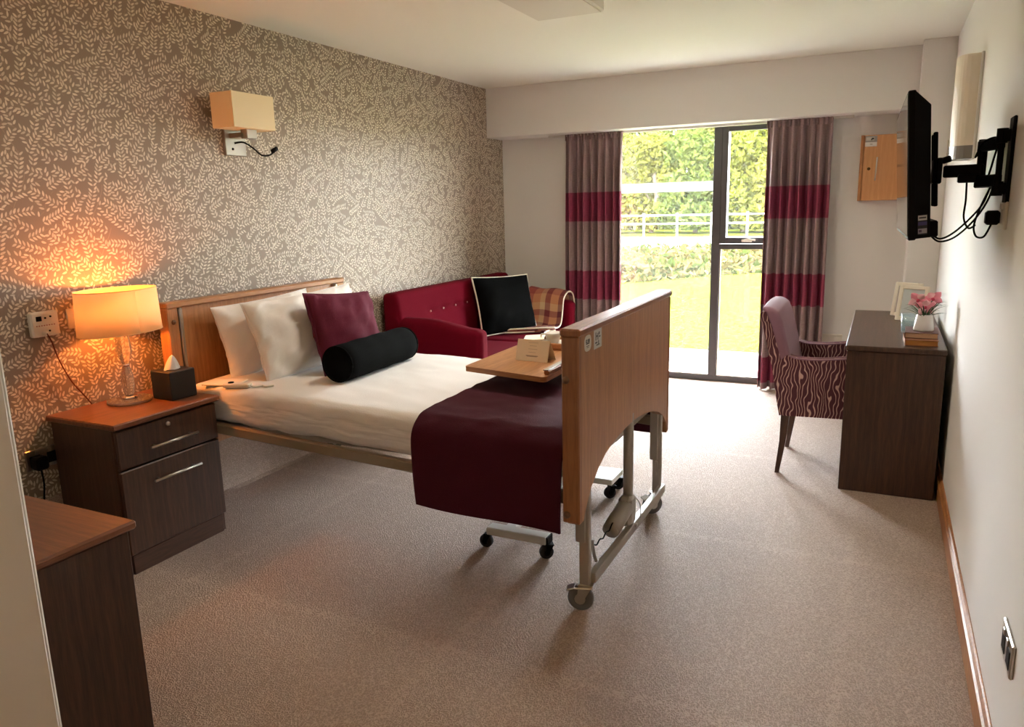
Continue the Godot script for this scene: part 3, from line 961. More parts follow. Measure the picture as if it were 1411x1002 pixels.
# ---------------------------------------------------------------- bedside
func bedside() -> void:
	var o := thing("bedside_cabinet", "dark walnut bedside cabinet with a drawer and a cupboard door under the lamp", "bedside cabinet", Vector3(0.02, 0, 4.07))
	var zn := 0.262
	var zf := -0.250
	var st := bx(Vector3(0.0, 0.0, zn - 0.018), Vector3(0.375, 0.625, zn), 0.002)
	more(st, Vector3(0.0, 0.0, zf), Vector3(0.375, 0.625, zf + 0.018), 0.002)
	more(st, Vector3(0.0, 0.06, zf + 0.018), Vector3(0.012, 0.625, zn - 0.018), 0.001)
	more(st, Vector3(0.012, 0.085, zf + 0.018), Vector3(0.37, 0.10, zn - 0.018), 0.001)
	put(o, "body", st, M.walnut)
	put(o, "plinth", bx(Vector3(0.35, 0.0, zf + 0.018), Vector3(0.384, 0.085, zn - 0.018), 0.002, 2), M.walnut)
	put(o, "top", bx(Vector3(-0.012, 0.627, zf - 0.014), Vector3(0.41, 0.652, zn + 0.014), 0.005, 2), M.walnut_top)
	for q in [["drawer", 0.455, 0.618, 0.52], ["door", 0.090, 0.448, 0.375]]:
		var f := put(o, q[0], bx(Vector3(0.376, q[1], zf + 0.004), Vector3(0.395, q[2], zn - 0.004), 0.004), M.walnut)
		var y: float = q[3]
		st = new_st(true)
		tube(st, [Vector3(0.421, y, -0.115), Vector3(0.421, y, 0.125)], 0.006, 10)
		for zz in [-0.085, 0.095]:
			tube(st, [Vector3(0.393, y, zz), Vector3(0.421, y, zz)], 0.004, 8)
		put(f, "handle", st, M.steel)
		if q[0] == "drawer":
			put(f, "lock", lathe(new_st(true), [Vector2(0.0105, 0), Vector2(0.0105, 0.005), Vector2(0.008, 0.007), Vector2(0, 0.007)], 16, Vector3(0.395, 0.590, 0.015), Basis(Vector3(0, 0, 1), -PI / 2)), M.steel)

	# table lamp: cut-glass stem, oval drum shade
	var t := thing("table_lamp", "lit table lamp with cut-glass stem and cream oval drum shade", "table lamp", Vector3(0.142, 0.652, 4.045))
	var glass := mat(Color(0.98, 0.98, 0.96), 0.02)
	glass.refraction_enabled = true
	glass.refraction_scale = 0.05
	glass.transparency = BaseMaterial3D.TRANSPARENCY_ALPHA
	glass.albedo_color.a = 0.15
	put(t, "base", lathe(new_st(), [Vector2(0, 0), Vector2(0.088, 0), Vector2(0.094, 0.006), Vector2(0.092, 0.014), Vector2(0.06, 0.018), Vector2(0, 0.018)], 36), glass)
	put(t, "collar", lathe(new_st(true), [Vector2(0.0, 0.019), Vector2(0.034, 0.019), Vector2(0.032, 0.026), Vector2(0.014, 0.032), Vector2(0, 0.032)], 24), M.chrome)
	put(t, "crystal", lathe(new_st(), [Vector2(0, 0.033), Vector2(0.018, 0.033), Vector2(0.027, 0.075), Vector2(0.026, 0.12), Vector2(0.014, 0.160), Vector2(0, 0.160)], 8), glass)
	put(t, "collar", lathe(new_st(true), [Vector2(0, 0.161), Vector2(0.017, 0.161), Vector2(0.017, 0.171), Vector2(0, 0.171)], 20), M.chrome)
	put(t, "crystal", lathe(new_st(), [Vector2(0, 0.172), Vector2(0.014, 0.172), Vector2(0.033, 0.225), Vector2(0.029, 0.280), Vector2(0.015, 0.315), Vector2(0, 0.315)], 8), glass)
	put(t, "lamp_holder", lathe(new_st(true), [Vector2(0, 0.316), Vector2(0.016, 0.316), Vector2(0.016, 0.395), Vector2(0, 0.395)], 16), M.chrome)
	var shade := mat(c8(238, 206, 150), 0.9)
	shade.backlight_enabled = true
	shade.backlight = Color(0.75, 0.75, 0.75)
	var sp := [Vector2(0.188, 0.312), Vector2(0.180, 0.498), Vector2(0.178, 0.498), Vector2(0.186, 0.312), Vector2(0.188, 0.312)]
	var sh := put(t, "lamp_shade", lathe(new_st(true), sp, 48, Vector3.ZERO, Basis.IDENTITY, 0.66, 1.0), shade, "glowing cream drum shade")
	for q in [[0.1875, 0.313], [0.1795, 0.497]]:
		var ring := []
		for k in 49: ring.append(Vector3(cos(TAU * k / 48) * q[0] * 0.66, q[1], sin(TAU * k / 48) * q[0]))
		put(sh, "trim", tube(new_st(true), ring, 0.002, 5), shade)
	var bm := mat(c8(255, 236, 200), 0.5)
	bm.emission_enabled = true
	bm.emission = c8(255, 190, 110)
	bm.emission_energy_multiplier = 6.0
	put(t, "bulb", lathe(new_st(true), [Vector2(0, 0.396), Vector2(0.013, 0.397), Vector2(0.016, 0.408), Vector2(0.029, 0.43), Vector2(0.031, 0.448), Vector2(0.022, 0.47), Vector2(0, 0.478)], 16), bm)
	var l := OmniLight3D.new()
	l.name = "bulb_light"
	l.light_color = Color(1.0, 0.56, 0.22)
	l.light_energy = LAMP_E
	l.light_size = 0.03
	l.omni_range = 12.0
	l.omni_attenuation = 2.0
	l.shadow_enabled = true
	t.add_child(l)
	l.position = Vector3(0, 0.442, 0)

	# tissue box
	var b := thing("tissue_box", "black cube tissue box with a white tissue on the bedside cabinet", "tissue box", Vector3(0.262, 0.652, 3.905), -0.05)
	st = bx(Vector3(-0.066, 0, -0.066), Vector3(0.066, 0.128, 0.066), 0.004)
	put(b, "box", st, mat(c8(20, 20, 21), 0.55))
	var tf := func(u: float, v: float) -> Vector3:
		var an := TAU * u
		var k := 1.0 - v
		var rr := 0.040 * pow(k, 0.7) * (1.0 + 0.22 * sin(an * 3.0 + 1.0) * (0.3 + v))
		return Vector3(cos(an) * rr * 0.55 + 0.006 * v, 0.127 + 0.066 * v + 0.004 * sin(an * 2.0) * k, sin(an) * rr)
	put_mesh(b, "tissue", sheet(tf, 32, 10, 0.0012), M.pillow)

	# chest of drawers in the foreground
	var n := thing("chest_of_drawers", "brown walnut chest at the lower left beside the white door lining", "chest of drawers", Vector3(0.8, 0, 5.2))
	st = bx(Vector3(0.500, 0.0, -0.235), Vector3(0.520, 0.625, 0.235), 0.002)
	more(st, Vector3(-0.40, 0.0, -0.235), Vector3(-0.38, 0.625, 0.235), 0.002)
	more(st, Vector3(-0.38, 0.05, 0.225), Vector3(0.50, 0.625, 0.235), 0.001)
	more(st, Vector3(-0.38, 0.05, -0.215), Vector3(0.50, 0.07, 0.225), 0.001)
	put(n, "body", st, M.walnut)
	put(n, "top", bx(Vector3(-0.415, 0.627, -0.258), Vector3(0.530, 0.652, 0.25), 0.006, 0), M.walnut_top)
	for k in 3:
		var f := put(n, "drawer", bx(Vector3(-0.375, 0.075 + k * 0.183, -0.252), Vector3(0.497, 0.252 + k * 0.183, -0.236), 0.003, 0), M.walnut)
		put(f, "handle", tube(new_st(true), [Vector3(-0.06, 0.165 + k * 0.183, -0.255), Vector3(-0.06, 0.165 + k * 0.183, -0.275), Vector3(0.18, 0.165 + k * 0.183, -0.275), Vector3(0.18, 0.165 + k * 0.183, -0.255)], 0.005), M.steel)

const LAMP_E := 0.2

# ---------------------------------------------------------------- sofa
func sofa() -> void:
	var o := thing("sofa", "burgundy fabric two-seat sofa with a buttoned back against the patterned wall", "sofa", Vector3(0, 0, 1.12))
	var za := 0.885   # near end
	var zb := -0.84   # far end
	var mid := (za + zb) * 0.5
	var buttons := []
	for k in 6: buttons.append(Vector2(0.735, 0.49 - k * 0.179))
	var db := func(p: Vector3) -> Vector3:
		var q := p
		q.x -= p.y * 0.16 * clampf((p.x + 0.085) / 0.17, 0.0, 1.0)
		if p.x > 0.02:
			for bt in buttons:
				var d := Vector2((p.y + 0.60) - bt.x, (p.z + mid) - bt.y)
				q.x -= 0.016 * exp(-d.length_squared() / 0.0016)
			q.x -= 0.010 * exp(-pow((p.y + 0.60 - 0.735) / 0.012, 2.0)) * (1.0 if p.z + mid < 0.52 else 0.0)
		return q
	var bk := put_mesh(o, "back", soft(Vector3(0.17, 0.60, za - zb), 0.035, 34, db), M.sofa)
	bk.position = Vector3(0.135, 0.60, mid)
	var bmat := mat(c8(196, 150, 140), 0.25)
	for bt in buttons:
		put(o, "button", lathe(new_st(true), [Vector2(0.008, 0), Vector2(0.007, 0.004), Vector2(0.0, 0.006)], 12, Vector3(0.190, bt.x, bt.y), Basis(Vector3(0, 0, 1), -PI / 2)), bmat)
	# sloping arms
	for z in [za - 0.065, zb + 0.065]:
		var da := func(p: Vector3) -> Vector3:
			var q := p
			if p.y > 0.0:
				q.y -= 0.055 * smoothstep(-0.1, 0.34, p.x) * (p.y / 0.25)
			q.x += 0.02 * clampf(-p.y, 0, 1)
			return q
		var ar := put_mesh(o, "arm", soft(Vector3(0.70, 0.52, 0.13), 0.05, 16, da), M.sofa)
		ar.position = Vector3(0.455, 0.475, z)
	put_mesh(o, "base", soft(Vector3(0.66, 0.16, za - zb - 0.24), 0.03, 6), M.sofa).position = Vector3(0.45, 0.245, mid)
	for k in 2:
		var w := (za - zb - 0.27) / 2.0
		put_mesh(o, "seat_cushion", soft(Vector3(0.58, 0.14, w), 0.045, 10), M.sofa).position = Vector3(0.51, 0.392, mid + (k - 0.5) * w)
	for x in [0.12, 0.74]:
		for z in [za - 0.10, zb + 0.10]:
			put(o, "leg", lathe(new_st(true), [Vector2(0, 0), Vector2(0.017, 0), Vector2(0.026, 0.22), Vector2(0, 0.22)], 14, Vector3(x, 0, z)), M.walnut)
	# black cushion with cream piping
	var cu := thing("cushion", "square black velvet cushion with cream piping on the burgundy sofa", "cushion", Vector3.ZERO)
	cu.transform = lean(Vector3(0.395, 0.690, 0.815), Vector3(0.90, 0.30, 0.42), Vector3(0.06, 1.0, 0.0))
	put_mesh(cu, "cover", pillow_mesh(0.56, 0.47, 0.17, 14, 0.05), M.black_velvet)
	put(cu, "piping", pillow_edge(0.56, 0.47, 0.05, 0.0075), M.ivory, "cream piping")
	# plaid blanket over the far arm and the seat
	var pb := thing("plaid_blanket", "orange and red plaid blanket over the sofa's far arm", "blanket", Vector3(0.50, 0, 0.42))
	var pr := smooth_path([Vector3(0, 0.50, -0.20), Vector3(0, 0.66, -0.205), Vector3(0, 0.755, -0.17), Vector3(0, 0.775, -0.08), Vector3(0, 0.72, 0.01), Vector3(0, 0.58, 0.04), Vector3(0, 0.490, 0.08), Vector3(0, 0.478, 0.20), Vector3(0, 0.476, 0.36)], 5)
	var pf := func(u: float, v: float) -> Vector3:
		var k := v * (pr.size() - 1)
		var p: Vector3 = pr[int(k)].lerp(pr[min(int(k) + 1, pr.size() - 1)], k - int(k))
		p.y += 0.006 * sin(u * 9.0 + v * 6.0)
		return p + Vector3(lerpf(-0.09, 0.26, u) - 0.03 * v, -0.03 * u * (1.0 - v), 0)
	put_mesh(pb, "cloth", sheet(pf, 18, 40, 0.012, Vector2(0.5, 1.3)), M.plaid)
	var ed := []
	for k in 41: ed.append(pf.call(1.0, k / 40.0))
	put(pb, "edging", tube(new_st(true), ed, 0.007, 6), M.ivory, "cream edging")
	# folded blanket edge on the seat
	var fo := thing("folded_throw", "folded cream-edged cloth on the front of the sofa seat", "throw", Vector3(0.56, 0.464, 0.72), -1.0)
	put_mesh(fo, "cloth", soft(Vector3(0.16, 0.022, 0.40), 0.010, 8), M.plaid).position.y = 0.022
	var loop := []
	for p in [[0.085, 0.012, 0.20], [0.085, 0.010, -0.17], [0.085, 0.022, -0.21], [0.085, 0.036, -0.17], [0.085, 0.038, 0.1], [0.085, 0.037, 0.20]]:
		loop.append(Vector3(p[0], p[1], -p[2]))
	put(fo, "edging", tube(new_st(true), smooth_path(loop), 0.008, 6), M.ivory, "cream edging")

# ---------------------------------------------------------------- overbed table
func overbed_table() -> void:
	var o := thing("overbed_table", "overbed table with a wooden top across the bed and a white wheeled base", "overbed table", Vector3(1.72, 0, 3.1))
	var st := new_st()
	var poly := PackedVector2Array()
	for q in [[0.19, 0.40], [0.19, -0.44], [-0.23, -0.44], [-0.23, 0.32]]:
		for k in 5:
			var cx: float = q[0] - signf(q[0]) * 0.02
			var cz: float = q[1] - signf(q[1]) * 0.02
			var st0: float = {"11": PI / 2, "1-1": 0.0, "-1-1": -PI / 2, "-11": -PI}["%d%d" % [int(signf(q[0])), int(signf(q[1]))]]
			poly.append(Vector2(cx + 0.02 * cos(st0 - k * PI / 8), cz + 0.02 * sin(st0 - k * PI / 8)))
	extrude(st, poly, 0.022, Transform3D(Basis(Vector3(1, 0, 0), Vector3(0, 0, 1), Vector3(0, -1, 0)), Vector3(0, 0.782, 0)))
	var top := put(o, "table_top", st, M.oak)
	put(top, "ledge", bx(Vector3(0.165, 0.782, -0.40), Vector3(0.188, 0.800, 0.36), 0.004, 2), M.oak_side)
	put(top, "ledge_strip", bx(Vector3(0.162, 0.800, -0.40), Vector3(0.186, 0.804, 0.36), 0.001, 2), M.brushed)
	put(o, "column", bx(Vector3(-0.03, 0.09, -0.43), Vector3(0.03, 0.74, -0.385), 0.005), M.white_metal)
	put(o, "bracket", bx(Vector3(-0.025, 0.725, -0.43), Vector3(0.025, 0.759, 0.2), 0.004), M.white_metal)
	put(o, "base_bar", bx(Vector3(-0.085, 0.070, 0.375), Vector3(0.195, 0.105, 0.435), 0.004), M.white_metal)
	put(o, "base_plate", bx(Vector3(-0.12, 0.075, -0.49), Vector3(0.235, 0.105, -0.31), 0.004), M.white_metal)
	put(o, "base_spine", bx(Vector3(-0.025, 0.072, -0.31), Vector3(0.025, 0.098, 0.375), 0.004), M.white_metal)
	put(o, "end_cap", bx(Vector3(0.195, 0.070, 0.377), Vector3(0.203, 0.105, 0.433), 0.002), M.plastic_black)
	for q in [[-0.10, 0.405, 0.0], [0.185, 0.405, 0.6], [0.215, -0.335, 0.8], [0.215, -0.47, 0.4], [-0.10, -0.40, 0.5]]:
		castor(o, Vector3(q[0], 0, q[1]), 0.030, q[2], M.rubber, M.plastic_black, false)
	# card, cup, tray
	var cd := thing("greeting_card", "folded cream card standing on the overbed table", "card", Vector3(1.727, 0.7825, 3.20), -0.10)
	var im := Image.create(128, 80, false, Image.FORMAT_RGB8)
	im.fill(c8(236, 220, 192))
	for r in [[44, 10, 40, 1], [50, 22, 28, 1], [46, 34, 36, 1], [48, 46, 30, 1], [40, 58, 48, 3], [44, 61, 40, 2]]:
		im.fill_rect(Rect2i(r[0], r[1], r[2], r[3]), c8(160, 142, 118))
	var cm := mat(Color.WHITE, 0.8); cm.albedo_texture = tex_of(im)
	for k in 2:
		var s := new_st()
		var zt := 0.0
		var zb := 0.03 if k == 0 else -0.05
		quad(s, Vector3(-0.082, 0.092, zt), Vector3(0.082, 0.092, zt), Vector3(0.082, 0, zb), Vector3(-0.082, 0, zb), Vector3(0, 0.3, 1), Vector2(0, 0), Vector2(1, 0), Vector2(1, 1), Vector2(0, 1))
		quad(s, Vector3(-0.082, 0.092, zt - 0.0012), Vector3(0.082, 0.092, zt - 0.0012), Vector3(0.082, 0, zb - 0.0012), Vector3(-0.082, 0, zb - 0.0012), Vector3(0, 0.3, -1), Vector2(0, 0), Vector2(0.02, 0), Vector2(0.02, 0.02), Vector2(0, 0.02))
		put(cd, "leaf", s, cm)
	var tray := thing("wooden_tray", "small wooden tray with a white cup on the overbed table", "tray", Vector3(1.675, 0.7825, 2.86))
	st = bx(Vector3(-0.13, 0, -0.10), Vector3(0.13, 0.008, 0.10), 0.002, 0)
	for q in [[-0.13, -0.118, -0.10, 0.10], [0.118, 0.13, -0.10, 0.10], [-0.118, 0.118, -0.10, -0.088], [-0.118, 0.118, 0.088, 0.10]]:
		more(st, Vector3(q[0], 0.008, q[2]), Vector3(q[1], 0.034, q[3]), 0.003, 0)
	put(tray, "body", st, M.oak_side)
	var cup := thing("teacup", "white teacup and saucer on the wooden tray", "cup", Vector3(1.675, 0.7908, 2.86))
	put(cup, "saucer", lathe(new_st(true), [Vector2(0, 0), Vector2(0.035, 0), Vector2(0.068, 0.012), Vector2(0.068, 0.015), Vector2(0.035, 0.005), Vector2(0, 0.005)], 28), M.gloss)
	put(cup, "bowl", lathe(new_st(true), [Vector2(0, 0.006), Vector2(0.024, 0.006), Vector2(0.028, 0.014), Vector2(0.044, 0.062), Vector2(0.041, 0.062), Vector2(0.026, 0.016), Vector2(0, 0.012)], 28), M.gloss)
	put(cup, "handle", tube(new_st(true), smooth_path([Vector3(-0.039, 0.05, 0.0), Vector3(-0.062, 0.048, 0.0), Vector3(-0.06, 0.026, 0.0), Vector3(-0.033, 0.022, 0.0)]), 0.004), M.gloss)
	var np := put(self, "napkin", cbox(new_st(), Vector3(1.575, 0.8205, 2.86), Vector3(0.10, 0.005, 0.15), 0.001, 1, Basis(Vector3.UP, 0.35) * Basis(Vector3(0, 0, 1), 0.05)), M.paperwhite)
	tag(np, "folded cream napkin resting on the tray beside the teacup", "napkin")

# ---------------------------------------------------------------- desk and chair
func desk_and_chair() -> void:
	var x0 := 2.966
	var x1 := 3.398
	var z0 := 0.88
	var z1 := 2.205
	var o := thing("desk", "dark walnut desk standing along the right wall", "desk", Vector3(x0, 0, z1))
	var p := func(x, y, z): return Vector3(x - x0, y, z - z1)
	put(o, "top", bx(p.call(x0 - 0.004, 0.724, z0 - 0.01), p.call(x1 + 0.004, 0.75, z1 + 0.008), 0.004, 2), M.walnut)
	put(o, "side_panel", bx(p.call(x0 + 0.004, 0.0, z1 - 0.025), p.call(x1, 0.722, z1), 0.003), M.walnut)
	put(o, "side_panel", bx(p.call(x0 + 0.004, 0.0, z0), p.call(x1, 0.722, z0 + 0.025), 0.003), M.walnut)
	put(o, "modesty_panel", bx(p.call(x1 - 0.02, 0.0, z0 + 0.025), p.call(x1 - 0.002, 0.722, z1 - 0.025), 0.002, 2), M.walnut)
	# books
	for k in 2:
		var b := thing("book", ["tan hardback book under the other book on the desk", "brown hardback book beneath the white flower pot on the desk"][k], "book", Vector3(3.292 + 0.004 * k, 0.7505 + k * 0.0285, 2.03 - 0.05 * k), 0.02 - 0.05 * k, "books on the desk")
		var cover := mat([c8(134, 84, 48), c8(92, 58, 48)][k], 0.6)
		var st := bx(Vector3(-0.073, 0, -0.105), Vector3(0.073, 0.0025, 0.105), 0.001)
		more(st, Vector3(-0.073, 0.0255, -0.105), Vector3(0.073, 0.028, 0.105), 0.001)
		more(st, Vector3(-0.073, 0.0, -0.105), Vector3(-0.070, 0.028, 0.105), 0.001)
		put(b, "cover", st, cover)
		put(b, "pages", bx(Vector3(-0.0695, 0.0026, -0.101), Vector3(0.069, 0.0254, 0.101), 0.001), mat([c8(178, 122, 60), c8(196, 160, 128)][k], 0.9))
	# planter
	var pl := thing("potted_orchid", "pink orchid in a glossy white pot on the books", "potted plant", Vector3(3.303, 0.808, 2.0))
	put(pl, "pot", lathe(new_st(true), [Vector2(0, 0), Vector2(0.044, 0), Vector2(0.047, 0.006), Vector2(0.036, 0.078), Vector2(0.032, 0.080), Vector2(0.030, 0.066), Vector2(0, 0.066)], 28), mat(c8(226, 222, 218), 0.12))
	var green := mat(c8(52, 82, 44), 0.6)
	var gr := RandomNumberGenerator.new(); gr.seed = 6
	for k in 34:
		var an := gr.randf() * TAU
		var L := gr.randf_range(0.06, 0.125)
		var ri := gr.randf_range(0.02, 0.085)
		var d := Vector3(cos(an), 0, sin(an))
		if d.x > 0.3: L *= 0.8
		var lf := func(u: float, v: float) -> Vector3:
			var w := 0.0032 * (1.0 - v * v)
			return d * (0.012 + L * v) + Vector3(0, 0.066 + ri * sin(v * 1.9), 0) + d.cross(Vector3.UP) * (u - 0.5) * 2.0 * w
		put_mesh(pl, "leaf", sheet(lf, 1, 5, 0.001), green)
	var pk := [mat(c8(232, 144, 158), 0.6), mat(c8(244, 190, 194), 0.6), mat(c8(206, 80, 104), 0.6)]
	for q in [[Vector3(-0.035, 0.150, 0.02), -0.5], [Vector3(0.030, 0.156, 0.0), 0.5], [Vector3(0.0, 0.118, 0.03), 0.0]]:
		put(pl, "stem", tube(new_st(true), smooth_path([Vector3(0, 0.066, 0), Vector3(q[0].x * 0.3, 0.1, q[0].z * 0.4), q[0]]), 0.0025, 6), green)
		var fl := Node3D.new()
		fl.name = "flower"
		pl.add_child(fl, true)
		fl.position = q[0]
		fl.rotation = Vector3(0.35, 0, q[1])
		for k in 5:
			var an := TAU * k / 5 + 0.3
			var pf := func(u: float, v: float) -> Vector3:
				var w: float = 0.019 * sin(PI * clampf(v * 0.92 + 0.06, 0, 1))
				var s := (u - 0.5) * 2.0
				return Vector3(cos(an) * 0.046 * v - sin(an) * s * w, sin(an) * 0.046 * v + cos(an) * s * w, 0.016 * v * v * (1 if k % 2 else -0.4) - 0.006 * s * s)
			put_mesh(fl, "petal", sheet(pf, 6, 6, 0.001), pk[k % 2])
		put_mesh(fl, "lip", soft(Vector3(0.014, 0.018, 0.014), 0.006, 2), pk[2])
	# tumbler
	var tm := thing("glass_tumbler", "pale blue glass tumbler behind the flower pot on the desk", "tumbler", Vector3(3.245, 0.7505, 1.70))
	var bg := mat(Color(0.75, 0.9, 0.93, 0.25), 0.05)
	bg.transparency = BaseMaterial3D.TRANSPARENCY_ALPHA
	put(tm, "glass", lathe(new_st(true), [Vector2(0, 0), Vector2(0.034, 0), Vector2(0.037, 0.10), Vector2(0.034, 0.10), Vector2(0.031, 0.008), Vector2(0, 0.008)], 28), bg)
	# photo frames
	for k in 2:
		var f := thing("photo_frame", ["white photo frame leaning at the back of the desk", "white photo frame in front, beside the tumbler on the desk"][k], "photo frame", Vector3.ZERO, 0.0, "white photo frames on the desk")
		var at: Vector3 = [Vector3(3.235, 0.7515, 1.12), Vector3(3.262, 0.7515, 1.30)][k]
		var hgt: float = 0.205
		var wd: float = 0.165
		var yaw := 0.0
		f.transform = Transform3D(Basis(Vector3.UP, [-0.55, -0.45][k]) * Basis(Vector3.RIGHT, -0.20), at)
		var st := bx(Vector3(-wd / 2, 0, -0.007), Vector3(-wd / 2 + 0.022, hgt, 0.009), 0.003)
		more(st, Vector3(wd / 2 - 0.022, 0, -0.007), Vector3(wd / 2, hgt, 0.009), 0.003)
		more(st, Vector3(-wd / 2 + 0.022, 0, -0.007), Vector3(wd / 2 - 0.022, 0.022, 0.009), 0.003)
		more(st, Vector3(-wd / 2 + 0.022, hgt - 0.022, -0.007), Vector3(wd / 2 - 0.022, hgt, 0.009), 0.003)
		put(f, "frame", st, M.ivory)
		put(f, "picture", bx(Vector3(-wd / 2 + 0.02, 0.02, -0.005), Vector3(wd / 2 - 0.02, hgt - 0.02, 0.001), 0.0), mat([c8(190, 176, 164), c8(206, 214, 212)][k], 0.25))
		put(f, "stand", bx(Vector3(-0.02, 0.01, -0.012), Vector3(0.02, 0.13, -0.007), 0.001), M.ivory)

	# armchair at the desk
	var ch := thing("armchair", "mauve armchair with zebra-patterned arms pulled up to the desk", "chair", Vector3(2.86, 0, 1.82))
	var cp := func(x, y): return Vector2(x - 2.86, y)
	# backrest: patterned shell and plain inner face
	var sh := PackedVector2Array([cp.call(2.655, 0.33), cp.call(2.640, 0.40), cp.call(2.610, 0.58), cp.call(2.570, 0.74), cp.call(2.538, 0.85), cp.call(2.534, 0.872), cp.call(2.548, 0.884), cp.call(2.565, 0.884), cp.call(2.600, 0.80), cp.call(2.660, 0.60), cp.call(2.70, 0.44), cp.call(2.70, 0.33)])
	var zc := 0.272
	put(ch, "back_shell", extrude(new_st(), sh, 2 * zc - 0.006, Transform3D(Basis.IDENTITY, Vector3(0, 0, -zc + 0.003))), M.zebra, "zebra-patterned outer back")
	var bf := func(q: Vector3) -> Vector3:
		var t := clampf((q.y + 0.27) / 0.54, 0.0, 1.0)
		var cx := lerpf(2.715, 2.588, pow(t, 1.25)) - 2.86
		return Vector3(cx + q.x + (-0.03 if t > 0.93 else 0.0) * (t - 0.93) * 10.0, 0.635 + q.y + (0.012 * (1.0 - pow(q.z / zc, 2.0)) if t > 0.8 else 0.0), q.z)
	put_mesh(ch, "back_cushion", soft(Vector3(0.075, 0.54, 2 * zc - 0.012), 0.028, 12, bf), M.mauve, "plain mauve inner back")
	var ap := PackedVector2Array([cp.call(2.655, 0.330), cp.call(3.19, 0.345), cp.call(3.20, 0.55), cp.call(3.16, 0.645), cp.call(3.06, 0.660), cp.call(2.95, 0.652), cp.call(2.84, 0.640), cp.call(2.74, 0.640), cp.call(2.68, 0.66), cp.call(2.62, 0.60)])
	for z in [zc - 0.062, -zc]:
		var ar := put(ch, "arm", extrude(new_st(), ap, 0.062, Transform3D(Basis.IDENTITY, Vector3(0, 0, z))), M.zebra)
		for zz in [z + 0.003, z + 0.059]:
			var e := []
			for q in [[2.69, 0.655], [2.74, 0.642], [2.84, 0.642], [2.95, 0.654], [3.06, 0.662], [3.16, 0.647]]:
				e.append(Vector3(q[0] - 2.86, q[1], zz))
			put(ar, "piping", tube(new_st(true), smooth_path(e), 0.005, 6), M.mauve)
	put_mesh(ch, "seat", soft(Vector3(0.50, 0.14, 2 * zc - 0.13), 0.04, 6), M.mauve).position = Vector3(0.09, 0.415, 0)
	for q in [[2.685, 1, -0.03], [2.685, -1, -0.03], [3.14, 1, 0.0], [3.14, -1, 0.0]]:
		var st := new_st()
		var x: float = q[0] - 2.86
		var z: float = q[1] * (zc - 0.03)
		var bot := Vector3(x + q[2], 0, z)
		var top := Vector3(x, 0.335, z)
		for k in 4:
			var a := [[-1, -1], [1, -1], [1, 1], [-1, 1]]
			var c1: Array = a[k]; var c2: Array = a[(k + 1) % 4]
			var b1 := bot + Vector3(c1[0], 0, c1[1]) * 0.011; var b2 := bot + Vector3(c2[0], 0, c2[1]) * 0.011
			var m1 := bot.lerp(top, 0.55) + Vector3(c1[0], 0, c1[1]) * 0.016 + Vector3(0.006, 0, 0); var m2 := bot.lerp(top, 0.55) + Vector3(c2[0], 0, c2[1]) * 0.016 + Vector3(0.006, 0, 0)
			var t1 := top + Vector3(c1[0], 0, c1[1]) * 0.021; var t2 := top + Vector3(c2[0], 0, c2[1]) * 0.021
			var out := Vector3(c1[0] + c2[0], 0, c1[1] + c2[1])
			quad(st, b1, b2, m2, m1, out, Vector2(0, 0), Vector2(0.02, 0), Vector2(0.02, 0.2), Vector2(0, 0.2))
			quad(st, m1, m2, t2, t1, out, Vector2(0, 0.2), Vector2(0.02, 0.2), Vector2(0.02, 0.34), Vector2(0, 0.34))
		quad(st, bot + Vector3(-0.011, 0, -0.011), bot + Vector3(0.011, 0, -0.011), bot + Vector3(0.011, 0, 0.011), bot + Vector3(-0.011, 0, 0.011), Vector3.DOWN)
		put(ch, "leg", st, M.walnut)

